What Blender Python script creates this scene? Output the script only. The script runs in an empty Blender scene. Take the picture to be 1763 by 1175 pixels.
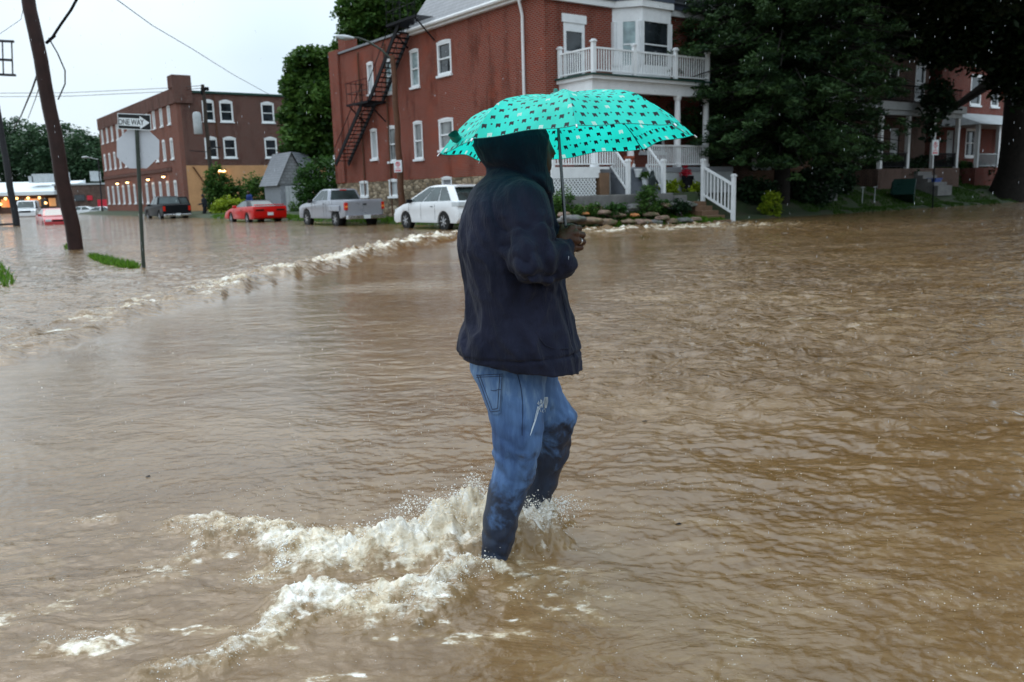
import bpy, bmesh, math, random
import numpy as np
from mathutils import Vector, Matrix
from mathutils.bvhtree import BVHTree
random.seed(7); RNG = np.random.default_rng(7)
SC = bpy.context.scene; COL = SC.collection; R = math.radians

# ------------------------------------------------------------------ camera
F, CX, CY = 1450.0, 881.5, 587.5
PITCH = math.atan(258/F); ROLL = -math.atan(0.027)
cf = np.array([0, math.cos(PITCH), -math.sin(PITCH)]); r0 = np.array([1., 0, 0]); u0_ = np.cross(r0, cf)
cr = math.cos(ROLL)*r0 + math.sin(ROLL)*u0_; cu = -math.sin(ROLL)*r0 + math.cos(ROLL)*u0_
CAM = np.array([0, 0, 1.3])
cd = bpy.data.cameras.new('camera'); cam = bpy.data.objects.new('camera', cd); COL.objects.link(cam)
cam.matrix_world = Matrix(((cr[0], cu[0], -cf[0], CAM[0]), (cr[1], cu[1], -cf[1], CAM[1]), (cr[2], cu[2], -cf[2], CAM[2]), (0, 0, 0, 1)))
cd.sensor_width = 36; cd.lens = 36*F/1763; cd.clip_start = 0.05; cd.clip_end = 3000
cd.dof.use_dof = True; cd.dof.focus_distance = 2.95; cd.dof.aperture_fstop = 5.0
SC.camera = cam

# ------------------------------------------------------------------ sky, sun, exposure (rainy overcast)
SUN_EL, SUN_AZ = R(52), R(-40)      # azimuth from +Y, negative = to the left
w = bpy.data.worlds.new('World'); SC.world = w; w.use_nodes = True
nt = w.node_tree; nt.nodes.clear()
sky = nt.nodes.new('ShaderNodeTexSky'); sky.sky_type = 'NISHITA'; sky.sun_disc = False
sky.sun_elevation = SUN_EL; sky.sun_rotation = SUN_AZ; sky.air_density = 1.0; sky.dust_density = 3.0; sky.ozone_density = 1.0
tcw = nt.nodes.new('ShaderNodeTexCoord')
nz = nt.nodes.new('ShaderNodeTexNoise'); nz.inputs['Scale'].default_value = 2.2; nz.inputs['Detail'].default_value = 4; nz.inputs['Roughness'].default_value = .5
cr1 = nt.nodes.new('ShaderNodeValToRGB'); cr1.color_ramp.elements[0].position = .3; cr1.color_ramp.elements[1].position = .7
cr1.color_ramp.elements[0].color = (4.9, 6.3, 7.4, 1); cr1.color_ramp.elements[1].color = (7.7, 8.6, 9.2, 1)
mixw = nt.nodes.new('ShaderNodeMix'); mixw.data_type = 'RGBA'; mixw.inputs[0].default_value = .88
bg = nt.nodes.new('ShaderNodeBackground'); bg.inputs['Strength'].default_value = 0.125
wo = nt.nodes.new('ShaderNodeOutputWorld')
L = nt.links.new
L(tcw.outputs['Generated'], nz.inputs['Vector']); L(nz.outputs['Fac'], cr1.inputs['Fac'])
sxw = nt.nodes.new('ShaderNodeSeparateXYZ'); L(tcw.outputs['Generated'], sxw.inputs[0])      # overcast sky: about twice as bright overhead as at the horizon
zr = nt.nodes.new('ShaderNodeMapRange'); zr.inputs['From Min'].default_value = .15; zr.inputs['From Max'].default_value = .95; zr.inputs['To Min'].default_value = 1.0; zr.inputs['To Max'].default_value = 2.4; L(sxw.outputs[2], zr.inputs['Value'])
vm = nt.nodes.new('ShaderNodeVectorMath'); vm.operation = 'SCALE'; L(cr1.outputs['Color'], vm.inputs[0]); L(zr.outputs[0], vm.inputs['Scale'])
L(sky.outputs['Color'], mixw.inputs[6]); L(vm.outputs[0], mixw.inputs[7]); L(mixw.outputs[2], bg.inputs['Color']); L(bg.outputs[0], wo.inputs[0])
sd = bpy.data.lights.new('sun', 'SUN'); sd.energy = 0.6; sd.angle = R(25); sd.color = (1, .97, .93)
so = bpy.data.objects.new('sun', sd); COL.objects.link(so)
sv = Vector((math.sin(SUN_AZ)*math.cos(SUN_EL), math.cos(SUN_AZ)*math.cos(SUN_EL), math.sin(SUN_EL)))
so.rotation_euler = sv.to_track_quat('Z', 'Y').to_euler()
SC.view_settings.view_transform = 'Standard'; SC.view_settings.look = 'None'; SC.view_settings.exposure = 0.1; SC.view_settings.gamma = 1
try:
    SC.cycles.max_bounces = 6; SC.cycles.volume_bounces = 0; SC.cycles.transparent_max_bounces = 6
except Exception: pass

# ------------------------------------------------------------------ calibration helpers: rays through the lens met with real planes
A_ = np.array([-0.5895074, 0.80776298, 0]); B_ = np.array([A_[1], -A_[0], 0]); TH = math.atan2(B_[1], B_[0])
def ray(px, py): return (cr*(px-CX) + cu*(CY-py) + cf*F)/F
def G(px, py, z=0.):
    d = ray(px, py); return CAM + d*((z-CAM[2])/d[2])
def AY(px, py, Y):
    d = ray(px, py); return CAM + d*(Y/d[1])
# street frame: x = v (along the cross street, to the right), y = u (down the side street), z up
def PV(px, py, V):
    d = ray(px, py); p = CAM + d*((V - CAM@B_)/(d@B_)); return (V, float(p@A_), float(p[2]))
def PU(px, py, U):
    d = ray(px, py); p = CAM + d*((U - CAM@A_)/(d@A_)); return (float(p@B_), U, float(p[2]))
def SW(v, u, z=0.):
    p = v*B_ + u*A_; return (float(p[0]), float(p[1]), z)
def WS(p): return (float(np.dot(p, B_)), float(np.dot(p, A_)), float(p[2]))

# ------------------------------------------------------------------ materials
def hexc(r, g, b): return (r, g, b, 1)
class NT:
    def __init__(s, name):
        s.m = bpy.data.materials.new(name); s.m.use_nodes = True; s.t = s.m.node_tree
        s.p = s.t.nodes['Principled BSDF']; s.o = s.t.nodes['Material Output']; s.n = s.t.nodes; s.l = s.t.links.new
    def new(s, t, **kw):
        n = s.n.new(t)
        for k, v in kw.items():
            if k in n.inputs.keys(): n.inputs[k].default_value = v
            else: setattr(n, k, v)
        return n
    def math(s, op, a, b=None, c=None, clamp=False):
        n = s.n.new('ShaderNodeMath'); n.operation = op; n.use_clamp = clamp
        for i, v in enumerate((a, b, c)):
            if v is None: continue
            if isinstance(v, (int, float)): n.inputs[i].default_value = v
            else: s.l(v, n.inputs[i])
        return n.outputs[0]
    def mix(s, f, a, b):
        n = s.n.new('ShaderNodeMix'); n.data_type = 'RGBA'
        for i, v in ((0, f), (6, a), (7, b)):
            if isinstance(v, (int, float, tuple)): n.inputs[i].default_value = v
            else: s.l(v, n.inputs[i])
        return n.outputs[2]
    def coord(s, kind='Object', scale=None):
        o = s.new('ShaderNodeTexCoord').outputs[kind]
        if scale:
            m = s.new('ShaderNodeMapping'); m.inputs['Scale'].default_value = scale; s.l(o, m.inputs['Vector']); o = m.outputs[0]
        return o
    def noise(s, vec, scale, detail=3, rough=.55, dist=0):
        n = s.new('ShaderNodeTexNoise', Scale=scale, Detail=detail, Roughness=rough, Distortion=dist); s.l(vec, n.inputs['Vector']); return n.outputs['Fac']
    def ramp(s, f, *st):
        n = s.new('ShaderNodeValToRGB'); e = n.color_ramp.elements
        while len(e) < len(st): e.new(.5)
        for i, (p, c) in enumerate(st):
            e[i].position = p; e[i].color = c if len(c) == 4 else (*c, 1)
        s.l(f, n.inputs['Fac']); return n.outputs['Color']
    def bump(s, h, strength, dist=.01, normal=None):
        n = s.new('ShaderNodeBump', Strength=strength, Distance=dist); s.l(h, n.inputs['Height'])
        if normal is not None: s.l(normal, n.inputs['Normal'])
        return n.outputs[0]
    def set(s, **kw):
        for k, v in kw.items():
            k = k.replace('_', ' ')
            if isinstance(v, (int, float, tuple)): s.p.inputs[k].default_value = v
            else: s.l(v, s.p.inputs[k])
        return s.m
_M = {}
def plain(name, c, rough=.6, metal=0., var=.18, scale=6., bump=0., coat=0., spec=.22):
    """painted / worn surface: base colour broken up by noise, rough variation, small bump"""
    if name in _M: return _M[name]
    t = NT(name); co = t.coord()
    n = t.noise(co, scale, 5, .65); n2 = t.noise(co, scale*7, 3, .6)
    lo = tuple(x*(1-var) for x in c)+(1,); hi = tuple(min(1, x*(1+var)) for x in c)+(1,)
    col = t.ramp(t.math('ADD', t.math('MULTIPLY', n, .7), t.math('MULTIPLY', n2, .3)), (.32, lo), (.68, hi))
    kw = dict(Base_Color=col, Roughness=t.math('ADD', t.math('MULTIPLY', n, .25), rough-.12), Metallic=metal, Specular_IOR_Level=spec)
    if bump: kw['Normal'] = t.bump(n2, bump, .01)
    if coat: kw['Coat_Weight'] = coat; kw['Coat_Roughness'] = .08
    _M[name] = t.set(**kw); return _M[name]
def brick(name, c1, c2, mortar=(.2, .16, .14), bw=.21, bh=.072, ms=.012, stain=.75, paint=0):
    t = NT(name); co = t.coord(); sx = t.new('ShaderNodeSeparateXYZ'); t.l(co, sx.inputs[0])
    cb = t.new('ShaderNodeCombineXYZ'); t.l(t.math('ADD', sx.outputs[0], sx.outputs[1]), cb.inputs[0]); t.l(sx.outputs[2], cb.inputs[1])
    b = t.new('ShaderNodeTexBrick', Color1=(*c1, 1), Color2=(*c2, 1), Mortar=(*mortar, 1)); b.offset = .5
    for k, v in (('Scale', 1), ('Mortar Size', ms), ('Brick Width', bw), ('Row Height', bh), ('Mortar Smooth', .2), ('Bias', -.1)): b.inputs[k].default_value = v
    t.l(cb.outputs[0], b.inputs['Vector'])
    st = t.coord(scale=(.5, .5, .16)); n = t.noise(st, 1.9, 6, .7); n3 = t.noise(co, .55, 5, .65)
    dark = t.mix(t.math('MULTIPLY', t.ramp(n, (.5, (0, 0, 0)), (.72, (1, 1, 1))), stain), b.outputs['Color'], (c1[0]*.18, c1[1]*.35, c1[2]*.5, 1))
    pale = t.mix(t.math('MULTIPLY', t.ramp(n3, (.55, (0, 0, 0)), (.75, (1, 1, 1))), .4), dark, (min(1, c1[0]*1.45), c1[1]*1.9, c1[2]*2.0, 1))
    return t.set(Base_Color=pale, Roughness=.85, Specular_IOR_Level=.03, Normal=t.bump(b.outputs['Fac'], -.5, .01))
def stone(name):
    t = NT(name); co = t.coord(scale=(1, 1, 2.1)); sx = None
    v = t.new('ShaderNodeTexVoronoi', Scale=2.6); v.distance = 'CHEBYCHEV'; t.l(co, v.inputs['Vector'])
    v2 = t.new('ShaderNodeTexVoronoi', Scale=2.6); v2.feature = 'DISTANCE_TO_EDGE'; t.l(co, v2.inputs['Vector'])
    sep = t.new('ShaderNodeSeparateColor'); t.l(v.outputs['Color'], sep.inputs[0])
    c = t.ramp(sep.outputs[0], (0, (.12, .085, .05)), (.5, (.3, .22, .14)), (1, (.46, .37, .26)))
    n = t.noise(co, 9, 5, .7); c = t.mix(t.math('MULTIPLY', n, .55), c, (.1, .075, .05, 1))
    c = t.mix(t.ramp(v2.outputs['Distance'], (.02, (1, 1, 1)), (.07, (0, 0, 0))), c, (.07, .055, .04, 1))
    return t.set(Base_Color=c, Roughness=.8, Specular_IOR_Level=.2, Normal=t.bump(t.math('ADD', v2.outputs['Distance'], t.math('MULTIPLY', n, .2)), .7, .08))
def shingle(name, c1, c2, bw=.3, bh=.16):
    t = NT(name); co = t.coord(); sx = t.new('ShaderNodeSeparateXYZ'); t.l(co, sx.inputs[0])
    cb = t.new('ShaderNodeCombineXYZ'); t.l(t.math('ADD', sx.outputs[0], sx.outputs[1]), cb.inputs[0]); t.l(sx.outputs[2], cb.inputs[1])
    b = t.new('ShaderNodeTexBrick', Color1=(*c1, 1), Color2=(*c2, 1), Mortar=(c1[0]*.3, c1[1]*.3, c1[2]*.3, 1)); b.offset = .5
    for k, v in (('Scale', 1), ('Mortar Size', .012), ('Brick Width', bw), ('Row Height', bh)): b.inputs[k].default_value = v
    t.l(cb.outputs[0], b.inputs['Vector'])
    n = t.noise(co, 1.2, 5, .7); c = t.mix(t.math('MULTIPLY', n, .5), b.outputs['Color'], (c1[0]*.5, c1[1]*.5, c1[2]*.52, 1))
    return t.set(Base_Color=c, Roughness=.35, Normal=t.bump(b.outputs['Fac'], -.6, .02))
def glass(name, c=(.02, .025, .03), rough=.06):
    t = NT(name); co = t.coord(); n = t.noise(co, 1.3, 3, .6)
    col = t.ramp(n, (.35, tuple(x*.5 for x in c)), (.7, tuple(x*1.7 for x in c)))
    return t.set(Base_Color=col, Roughness=rough, Specular_IOR_Level=.6, Normal=t.bump(n, .03, .02))
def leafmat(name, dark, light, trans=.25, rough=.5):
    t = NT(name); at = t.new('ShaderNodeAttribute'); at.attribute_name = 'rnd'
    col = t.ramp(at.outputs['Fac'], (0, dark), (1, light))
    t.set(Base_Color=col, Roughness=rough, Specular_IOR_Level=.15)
    tr = t.new('ShaderNodeBsdfTranslucent'); t.l(col, tr.inputs['Color'])
    mx = t.new('ShaderNodeMixShader'); mx.inputs[0].default_value = trans
    t.l(t.p.outputs[0], mx.inputs[1]); t.l(tr.outputs[0], mx.inputs[2]); t.l(mx.outputs[0], t.o.inputs[0]); return t.m
def emis(name, c, s):
    t = NT(name); return t.set(Base_Color=(*c, 1), Emission_Color=(*c, 1), Emission_Strength=s)

M = dict(
 white=plain('white_paint', (.74, .75, .76), .45, var=.1, scale=3), offwhite=plain('offwhite_paint', (.4, .42, .43), .55, var=.2, scale=2),
 grey=plain('grey_paint', (.22, .23, .25), .5), bluegrey=plain('bluegrey_frieze', (.085, .1, .14), .5),
 concrete=plain('concrete', (.16, .155, .15), .7, var=.35, scale=2, bump=.3), step=plain('step_grey', (.12, .13, .15), .45, var=.2),
 brownstep=plain('brown_step', (.17, .1, .06), .5, var=.3, scale=2), iron=plain('black_iron', (.010, .010, .012), .55, var=.3, spec=.06),
 wood=plain('pole_wood', (.026, .011, .009), .5, var=.4, scale=3, bump=.5), darkwood=plain('dark_pole', (.02, .02, .023), .5, var=.3, bump=.3),
 steel=plain('umbrella_steel', (.1, .105, .11), .28, metal=.9), rust=plain('rust_brown', (.1, .045, .025), .6, var=.3), tan=plain('tan_stucco', (.5, .27, .13), .7, var=.18, scale=.8),
 glassd=glass('dark_glass'), glassl=glass('curtained_glass', (.16, .17, .17), .12), glassc=glass('car_glass', (.03, .045, .045), .04),
 glasspale=glass('pale_glass', (.25, .33, .34), .1),
 brickA=brick('red_brick_house', (.225, .030, .010), (.17, .022, .0075)), brickB=brick('mill_brick', (.075, .02, .014), (.11, .027, .018), stain=.5),
 brickC=brick('dull_brick', (.06, .028, .02), (.08, .034, .024)), brickD=brick('bright_brick', (.16, .02, .012), (.13, .018, .011)),
 brickO=brick('orange_brick', (.2, .1, .055), (.15, .075, .045)), brickS=brick('mill_side_brick', (.2, .055, .033), (.16, .045, .03), stain=.4),
 stone=stone('rubble_stone'), slate=shingle('slate_roof', (.13, .14, .16), (.19, .2, .22)), shedroof=shingle('shed_shingles', (.2, .21, .22), (.28, .29, .3), .34, .2),
 green=plain('green_metal', (.015, .05, .04), .45), rubber=plain('tyre_rubber', (.012, .012, .012), .7), chrome=plain('alloy', (.5, .5, .52), .25, metal=.9),
 redcar=plain('red_paint', (.55, .006, .005), .3, var=.06, scale=2, coat=.25), redcar2=plain('faded_red_paint', (.42, .03, .035), .3, var=.1, scale=2, coat=.5),
 silver=plain('silver_paint', (.33, .34, .38), .3, metal=.35, var=.07, scale=2, coat=.6), whitecar=plain('white_car_paint', (.75, .76, .78), .25, var=.04, scale=2, coat=.8),
 blackcar=plain('black_car_paint', (.007, .008, .010), .4, var=.2, scale=2, coat=0, spec=.12), softtop=plain('soft_top', (.05, .052, .06), .7),
 taillight=plain('tail_lens', (.5, .02, .01), .2, var=.1), headlight=plain('head_lens', (.55, .58, .6), .12, var=.1), amber=plain('amber_lens', (.8, .25, .05), .2),
 galv=plain('galvanised', (.045, .055, .045), .5, metal=.2, var=.3), signback=plain('sign_back', (.5, .52, .56), .5, metal=.1, var=.06, scale=2), signblack=plain('sign_black', (.012, .014, .014), .4), signwhite=plain('sign_white', (.66, .7, .72), .4, var=.04),
 signred=plain('sign_red', (.55, .03, .05), .4), bark=plain('bark', (.045, .035, .028), .85, var=.5, scale=4, bump=.9), barkdark=plain('dark_bark', (.018, .015, .013), .9, var=.5, scale=4, bump=.9),
 lampglow=emis('lamp_glow', (1, .62, .25), 9), shopglow=emis('shop_glow', (1, .55, .2), 4), shopwin=emis('shop_window_light', (.8, .4, .16), .35),
 skin=plain('dark_skin', (.06, .026, .015), .45, var=.2, scale=30), blue=plain('blue_plastic', (.01, .05, .25), .4), dgreen=plain('green_plastic', (.008, .03, .025), .3),
 terracotta=plain('terracotta', (.3, .08, .04), .7), darkcloth=plain('dark_cloth', (.02, .022, .028), .85), bluecloth=plain('blue_cloth', (.02, .04, .16), .85), statue=plain('bronze_statue', (.012, .02, .02), .4),
)

# ------------------------------------------------------------------ mesh helpers
class MB:
    def __init__(s, org=(0, 0, 0)): s.v = []; s.f = []; s.o = org
    def add(s, vs, fs):
        k = len(s.v); s.v.extend([tuple(map(float, p)) for p in vs]); s.f.extend([tuple(i+k for i in f) for f in fs]); return s
    def box(s, x0, y0, z0, x1, y1, z1):
        if x0 > x1: x0, x1 = x1, x0
        if y0 > y1: y0, y1 = y1, y0
        if z0 > z1: z0, z1 = z1, z0
        return s.add([(x0,y0,z0),(x1,y0,z0),(x1,y1,z0),(x0,y1,z0),(x0,y0,z1),(x1,y0,z1),(x1,y1,z1),(x0,y1,z1)],
                     [(0,3,2,1),(4,5,6,7),(0,1,5,4),(1,2,6,5),(2,3,7,6),(3,0,4,7)])
    def beam(s, p, q, w, h=None, up=(0, 0, 1)):
        h = h or w; p = Vector(p); q = Vector(q); d = (q-p).normalized(); u = Vector(up)
        if abs(d.dot(u)) > .99: u = Vector((0, 1, 0))
        r = d.cross(u).normalized()*w/2; u = r.cross(d).normalized()*h/2
        vs = [e+sx*r+sz*u for e in (p, q) for sx, sz in ((-1,-1),(1,-1),(1,1),(-1,1))]
        return s.add(vs, [(0,1,2,3),(7,6,5,4),(0,4,5,1),(1,5,6,2),(2,6,7,3),(3,7,4,0)])
    def tube(s, pts, rad, n=8, cap=True):
        pts = [Vector(p) for p in pts]; m = len(pts)
        if isinstance(rad, (int, float)): rad = [rad]*m
        vs = []; ref = None
        for i, p in enumerate(pts):
            d = (pts[min(i+1, m-1)]-pts[max(i-1, 0)]).normalized()
            if ref is None: ref = Vector((0, 0, 1)) if abs(d.z) < .9 else Vector((1, 0, 0))
            r = (ref - d*ref.dot(d)).normalized(); ref = r; u = d.cross(r)
            for k in range(n):
                a = 2*math.pi*k/n; vs.append(p + (r*math.cos(a)+u*math.sin(a))*rad[i])
        fs = [(i*n+k, i*n+(k+1) % n, (i+1)*n+(k+1) % n, (i+1)*n+k) for i in range(m-1) for k in range(n)]
        if cap: fs += [tuple(range(n-1, -1, -1)), tuple((m-1)*n+k for k in range(n))]
        return s.add(vs, fs)
    def lathe(s, prof, c=(0, 0, 0), n=14, axis=2):
        vs = []; m = len(prof)
        for r, z in prof:
            for k in range(n):
                a = 2*math.pi*k/n; x, y = r*math.cos(a), r*math.sin(a)
                vs.append({2: (c[0]+x, c[1]+y, c[2]+z), 0: (c[0]+z, c[1]+x, c[2]+y), 1: (c[0]+x, c[1]+z, c[2]+y)}[axis])
        fs = [(i*n+k, i*n+(k+1) % n, (i+1)*n+(k+1) % n, (i+1)*n+k) for i in range(m-1) for k in range(n)]
        fs += [tuple(range(n-1, -1, -1)), tuple((m-1)*n+k for k in range(n))]
        return s.add(vs, fs)
    def prism(s, poly, axis, a, b):
        """poly of 2D points in the plane normal to axis, extruded a..b"""
        f = {0: lambda p, t: (t, p[0], p[1]), 1: lambda p, t: (p[0], t, p[1]), 2: lambda p, t: (p[0], p[1], t)}[axis]
        n = len(poly)
        return s.add([f(p, a) for p in poly]+[f(p, b) for p in poly],
                     [tuple(range(n-1, -1, -1)), tuple(range(n, 2*n))]+[(i, (i+1) % n, n+(i+1) % n, n+i) for i in range(n)])
    def wall(s, axis, c0, c1, a0, a1, z0, z1, holes=()):
        """wall slab between c0..c1 on the axis, spanning a0..a1, with rectangular openings (a,a',z,z')"""
        xs = sorted({a0, a1, *[h[0] for h in holes], *[h[1] for h in holes]}); zs = sorted({z0, z1, *[h[2] for h in holes], *[h[3] for h in holes]})
        xs = [x for x in xs if a0 <= x <= a1]; zs = [z for z in zs if z0 <= z <= z1]
        solid = [[not any(h[0]-1e-6 <= (x+X)/2 <= h[1]+1e-6 and h[2]-1e-6 <= (z+Z)/2 <= h[3]+1e-6 for h in holes) for z, Z in zip(zs, zs[1:])] for x, X in zip(xs, xs[1:])]
        P = (lambda a, c, z: (a, c, z)) if axis == 1 else (lambda a, c, z: (c, a, z))
        nx, nz_ = len(xs)-1, len(zs)-1
        for i in range(nx):
            for j in range(nz_):
                if not solid[i][j]: continue
                x, X, z, Z = xs[i], xs[i+1], zs[j], zs[j+1]
                for c in (c0, c1): s.add([P(x, c, z), P(X, c, z), P(X, c, Z), P(x, c, Z)], [(0, 1, 2, 3)])
                if i == 0 or not solid[i-1][j]: s.add([P(x, c0, z), P(x, c1, z), P(x, c1, Z), P(x, c0, Z)], [(0, 1, 2, 3)])
                if i == nx-1 or not solid[i+1][j]: s.add([P(X, c0, z), P(X, c1, z), P(X, c1, Z), P(X, c0, Z)], [(0, 1, 2, 3)])
                if j == 0 or not solid[i][j-1]: s.add([P(x, c0, z), P(X, c0, z), P(X, c1, z), P(x, c1, z)], [(0, 1, 2, 3)])
                if j == nz_-1 or not solid[i][j+1]: s.add([P(x, c0, Z), P(X, c0, Z), P(X, c1, Z), P(x, c1, Z)], [(0, 1, 2, 3)])
        return s
    def sphere(s, c, r, n=8, sc=(1, 1, 1)):
        return s.lathe([(max(1e-4, r*math.sin(math.pi*i/n))*sc[0], -r*math.cos(math.pi*i/n)*sc[2]) for i in range(n+1)], c, n*2)
    def build(s, name, mat, parent=None, smooth=False, bevel=0):
        me = bpy.data.meshes.new(name); o = s.o
        me.from_pydata([(x-o[0], y-o[1], z-o[2]) for x, y, z in s.v], [], s.f)
        bm = bmesh.new(); bm.from_mesh(me); bmesh.ops.remove_doubles(bm, verts=bm.verts, dist=1e-5)
        bmesh.ops.recalc_face_normals(bm, faces=bm.faces)
        if bevel: bmesh.ops.bevel(bm, geom=[e for e in bm.edges if len(e.link_faces) == 2 and e.calc_face_angle(0) > .5], offset=bevel, segments=2, affect='EDGES', profile=.6)
        bm.to_mesh(me); bm.free()
        if smooth:
            me.shade_smooth()
            try: me.set_sharp_from_angle(angle=R(40 if smooth is True else smooth))
            except Exception: pass
        return link(name, me, mat, parent)
def link(name, me, mat, parent=None):
    ob = bpy.data.objects.new(name, me); COL.objects.link(ob)
    if mat is not None: me.materials.append(M[mat] if isinstance(mat, str) else mat)
    if parent is not None: ob.parent = parent
    return ob
def npmesh(name, V, Fc, mat, parent=None, smooth=True, attrs=None):
    """V (n,3) array, Fc (m,k) array"""
    V = np.asarray(V, dtype=np.float32); Fc = np.asarray(Fc, dtype=np.int32); k = Fc.shape[1]
    me = bpy.data.meshes.new(name); me.vertices.add(len(V)); me.vertices.foreach_set('co', V.ravel())
    me.loops.add(Fc.size); me.loops.foreach_set('vertex_index', Fc.ravel())
    me.polygons.add(len(Fc)); me.polygons.foreach_set('loop_start', np.arange(0, Fc.size, k, dtype=np.int32))
    me.update(calc_edges=True); me.validate()
    if smooth: me.shade_smooth()
    for an, arr in (attrs or {}).items():
        at = me.attributes.new(an, 'FLOAT', 'POINT'); at.data.foreach_set('value', np.asarray(arr, dtype=np.float32))
    return link(name, me, mat, parent)
def tag(o, label, cat, group=None, kind=None):
    o['label'] = label; o['category'] = cat
    if group: o['group'] = group
    if kind: o['kind'] = kind
    return o
def thing(name, label, cat, loc=(0, 0, 0), rz=0., group=None):
    o = bpy.data.objects.new(name, None); COL.objects.link(o); o.location = tuple(map(float, loc)); o.rotation_euler = (0, 0, rz)
    o.empty_display_size = .2
    return tag(o, label, cat, group)
def sthing(name, label, cat, v, u, z=0., group=None):
    """thing in the street frame; returns (root, origin) so parts can be written in street coordinates"""
    return thing(name, label, cat, SW(v, u, z), TH, group), (v, u, z)
def copy_tree(root, loc, rz=None, label=None):
    def cp(o, par):
        c = o.copy(); COL.objects.link(c)
        if par: c.parent = par
        for ch in o.children: cp(ch, c)
        return c
    r = cp(root, None); r.location = loc
    if rz is not None: r.rotation_euler = (0, 0, rz)
    if label: r['label'] = label
    return r
def struct(o): o['kind'] = 'structure'; return o

# ------------------------------------------------------------------ noise (numpy gradient noise)
_P = RNG.permutation(256); _P = np.concatenate([_P, _P, _P])
_g2 = np.stack([np.cos(np.arange(16)*np.pi/8), np.sin(np.arange(16)*np.pi/8)], 1)
def pn2(x, y):
    xi = np.floor(x).astype(int); yi = np.floor(y).astype(int); xf = x-xi; yf = y-yi; xi &= 255; yi &= 255
    u = xf*xf*xf*(xf*(xf*6-15)+10); v = yf*yf*yf*(yf*(yf*6-15)+10)
    def gr(ix, iy, dx, dy):
        g = _g2[_P[_P[ix]+iy] & 15]; return g[..., 0]*dx+g[..., 1]*dy
    a = gr(xi, yi, xf, yf); b = gr(xi+1, yi, xf-1, yf); c = gr(xi, yi+1, xf, yf-1); d = gr(xi+1, yi+1, xf-1, yf-1)
    return (a+(b-a)*u+(c-a)*v+(a-b-c+d)*u*v)*1.5
def fbm2(x, y, o=3, g=.5):
    s = 0; a = 1
    for i in range(o): s = s+a*pn2(x*2**i+i*17.3, y*2**i+i*9.1); a *= g
    return s
def pn3(x, y, z): return (pn2(x+z*.71, y-z*.53)+pn2(y+31.7+x*.23, z+7.1)+pn2(z+11.9-y*.31, x+5.3))/1.7
def sstep(a, b, x): t = np.clip((x-a)/(b-a), 0, 1); return t*t*(3-2*t)

# ------------------------------------------------------------------ SDF meshing (surface nets)
def nets(field, lo, hi, h):
    lo = np.array(lo, float); n = np.ceil((np.array(hi)-lo)/h).astype(int)+1
    X, Y, Z = np.meshgrid(*[lo[i]+h*np.arange(n[i]) for i in range(3)], indexing='ij')
    D = field(X, Y, Z).astype(np.float32); S = D < 0
    nx, ny, nz_ = D.shape; acc = np.zeros((nx-1, ny-1, nz_-1, 3), np.float32); cnt = np.zeros((nx-1, ny-1, nz_-1), np.float32)
    for ax in range(3):
        sl0 = [slice(None)]*3; sl1 = [slice(None)]*3; sl0[ax] = slice(0, -1); sl1[ax] = slice(1, None)
        d0, d1 = D[tuple(sl0)], D[tuple(sl1)]; cr_ = (d0 < 0) != (d1 < 0); t = np.where(cr_, d0/(d0-d1+1e-12), 0)
        o1, o2 = [i for i in range(3) if i != ax]
        for a in (0, 1):
            for b in (0, 1):
                sl = [slice(None)]*3; sl[o1] = slice(a, D.shape[o1]-1+a); sl[o2] = slice(b, D.shape[o2]-1+b)
                c = cr_[tuple(sl)]; acc[..., ax] += np.where(c, t[tuple(sl)], 0); acc[..., o1] += c*a; acc[..., o2] += c*b; cnt += c
    act = cnt > 0; idx = -np.ones(act.shape, int); idx[act] = np.arange(act.sum())
    I = np.argwhere(act); V = lo+h*(I+acc[act]/cnt[act][:, None]); Fs = []
    for ax in range(3):
        sl0 = [slice(1, -1)]*3; sl1 = [slice(1, -1)]*3; sl0[ax] = slice(0, -1); sl1[ax] = slice(1, None)
        s0, s1 = S[tuple(sl0)], S[tuple(sl1)]; c = s0 != s1; P = np.argwhere(c); off = np.array([1, 1, 1]); off[ax] = 0; P = P+off
        o1, o2 = [(1, 2), (2, 0), (0, 1)][ax]; e1 = np.zeros(3, int); e2 = np.zeros(3, int); e1[o1] = 1; e2[o2] = 1
        q = np.stack([idx[tuple((P-e1-e2).T)], idx[tuple((P-e2).T)], idx[tuple(P.T)], idx[tuple((P-e1).T)]], 1)
        ins = s0[c]; q[~ins] = q[~ins][:, ::-1]; Fs.append(q)
    return V, np.concatenate(Fs)
def cap(X, Y, Z, p, q, ra, rb, sy=1.):
    px, py, pz = p; dx, dy, dz = q[0]-px, (q[1]-py), q[2]-pz; L2 = dx*dx+dy*dy+dz*dz
    t = np.clip(((X-px)*dx+(Y-py)*dy+(Z-pz)*dz)/L2, 0, 1)
    return np.sqrt((X-px-t*dx)**2+((Y-py-t*dy)/sy)**2+(Z-pz-t*dz)**2)-(ra+(rb-ra)*t)
def smin(a, b, k): h_ = np.clip(.5+.5*(b-a)/k, 0, 1); return b+(a-b)*h_-k*h_*(1-h_)
def stack(X, Y, Z, lv):
    """lv rows: z, cx, cy, rx, ry -> stacked ellipses"""
    lv = sorted(lv); zz = [r[0] for r in lv]; cx, cy, rx, ry = [np.interp(Z, zz, [r[i] for r in lv]) for i in (1, 2, 3, 4)]
    k = np.sqrt(((X-cx)/rx)**2+((Y-cy)/ry)**2)
    d = (k-1)*np.minimum(rx, ry); return np.maximum(d, np.maximum(zz[0]-Z, Z-zz[-1]))

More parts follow.
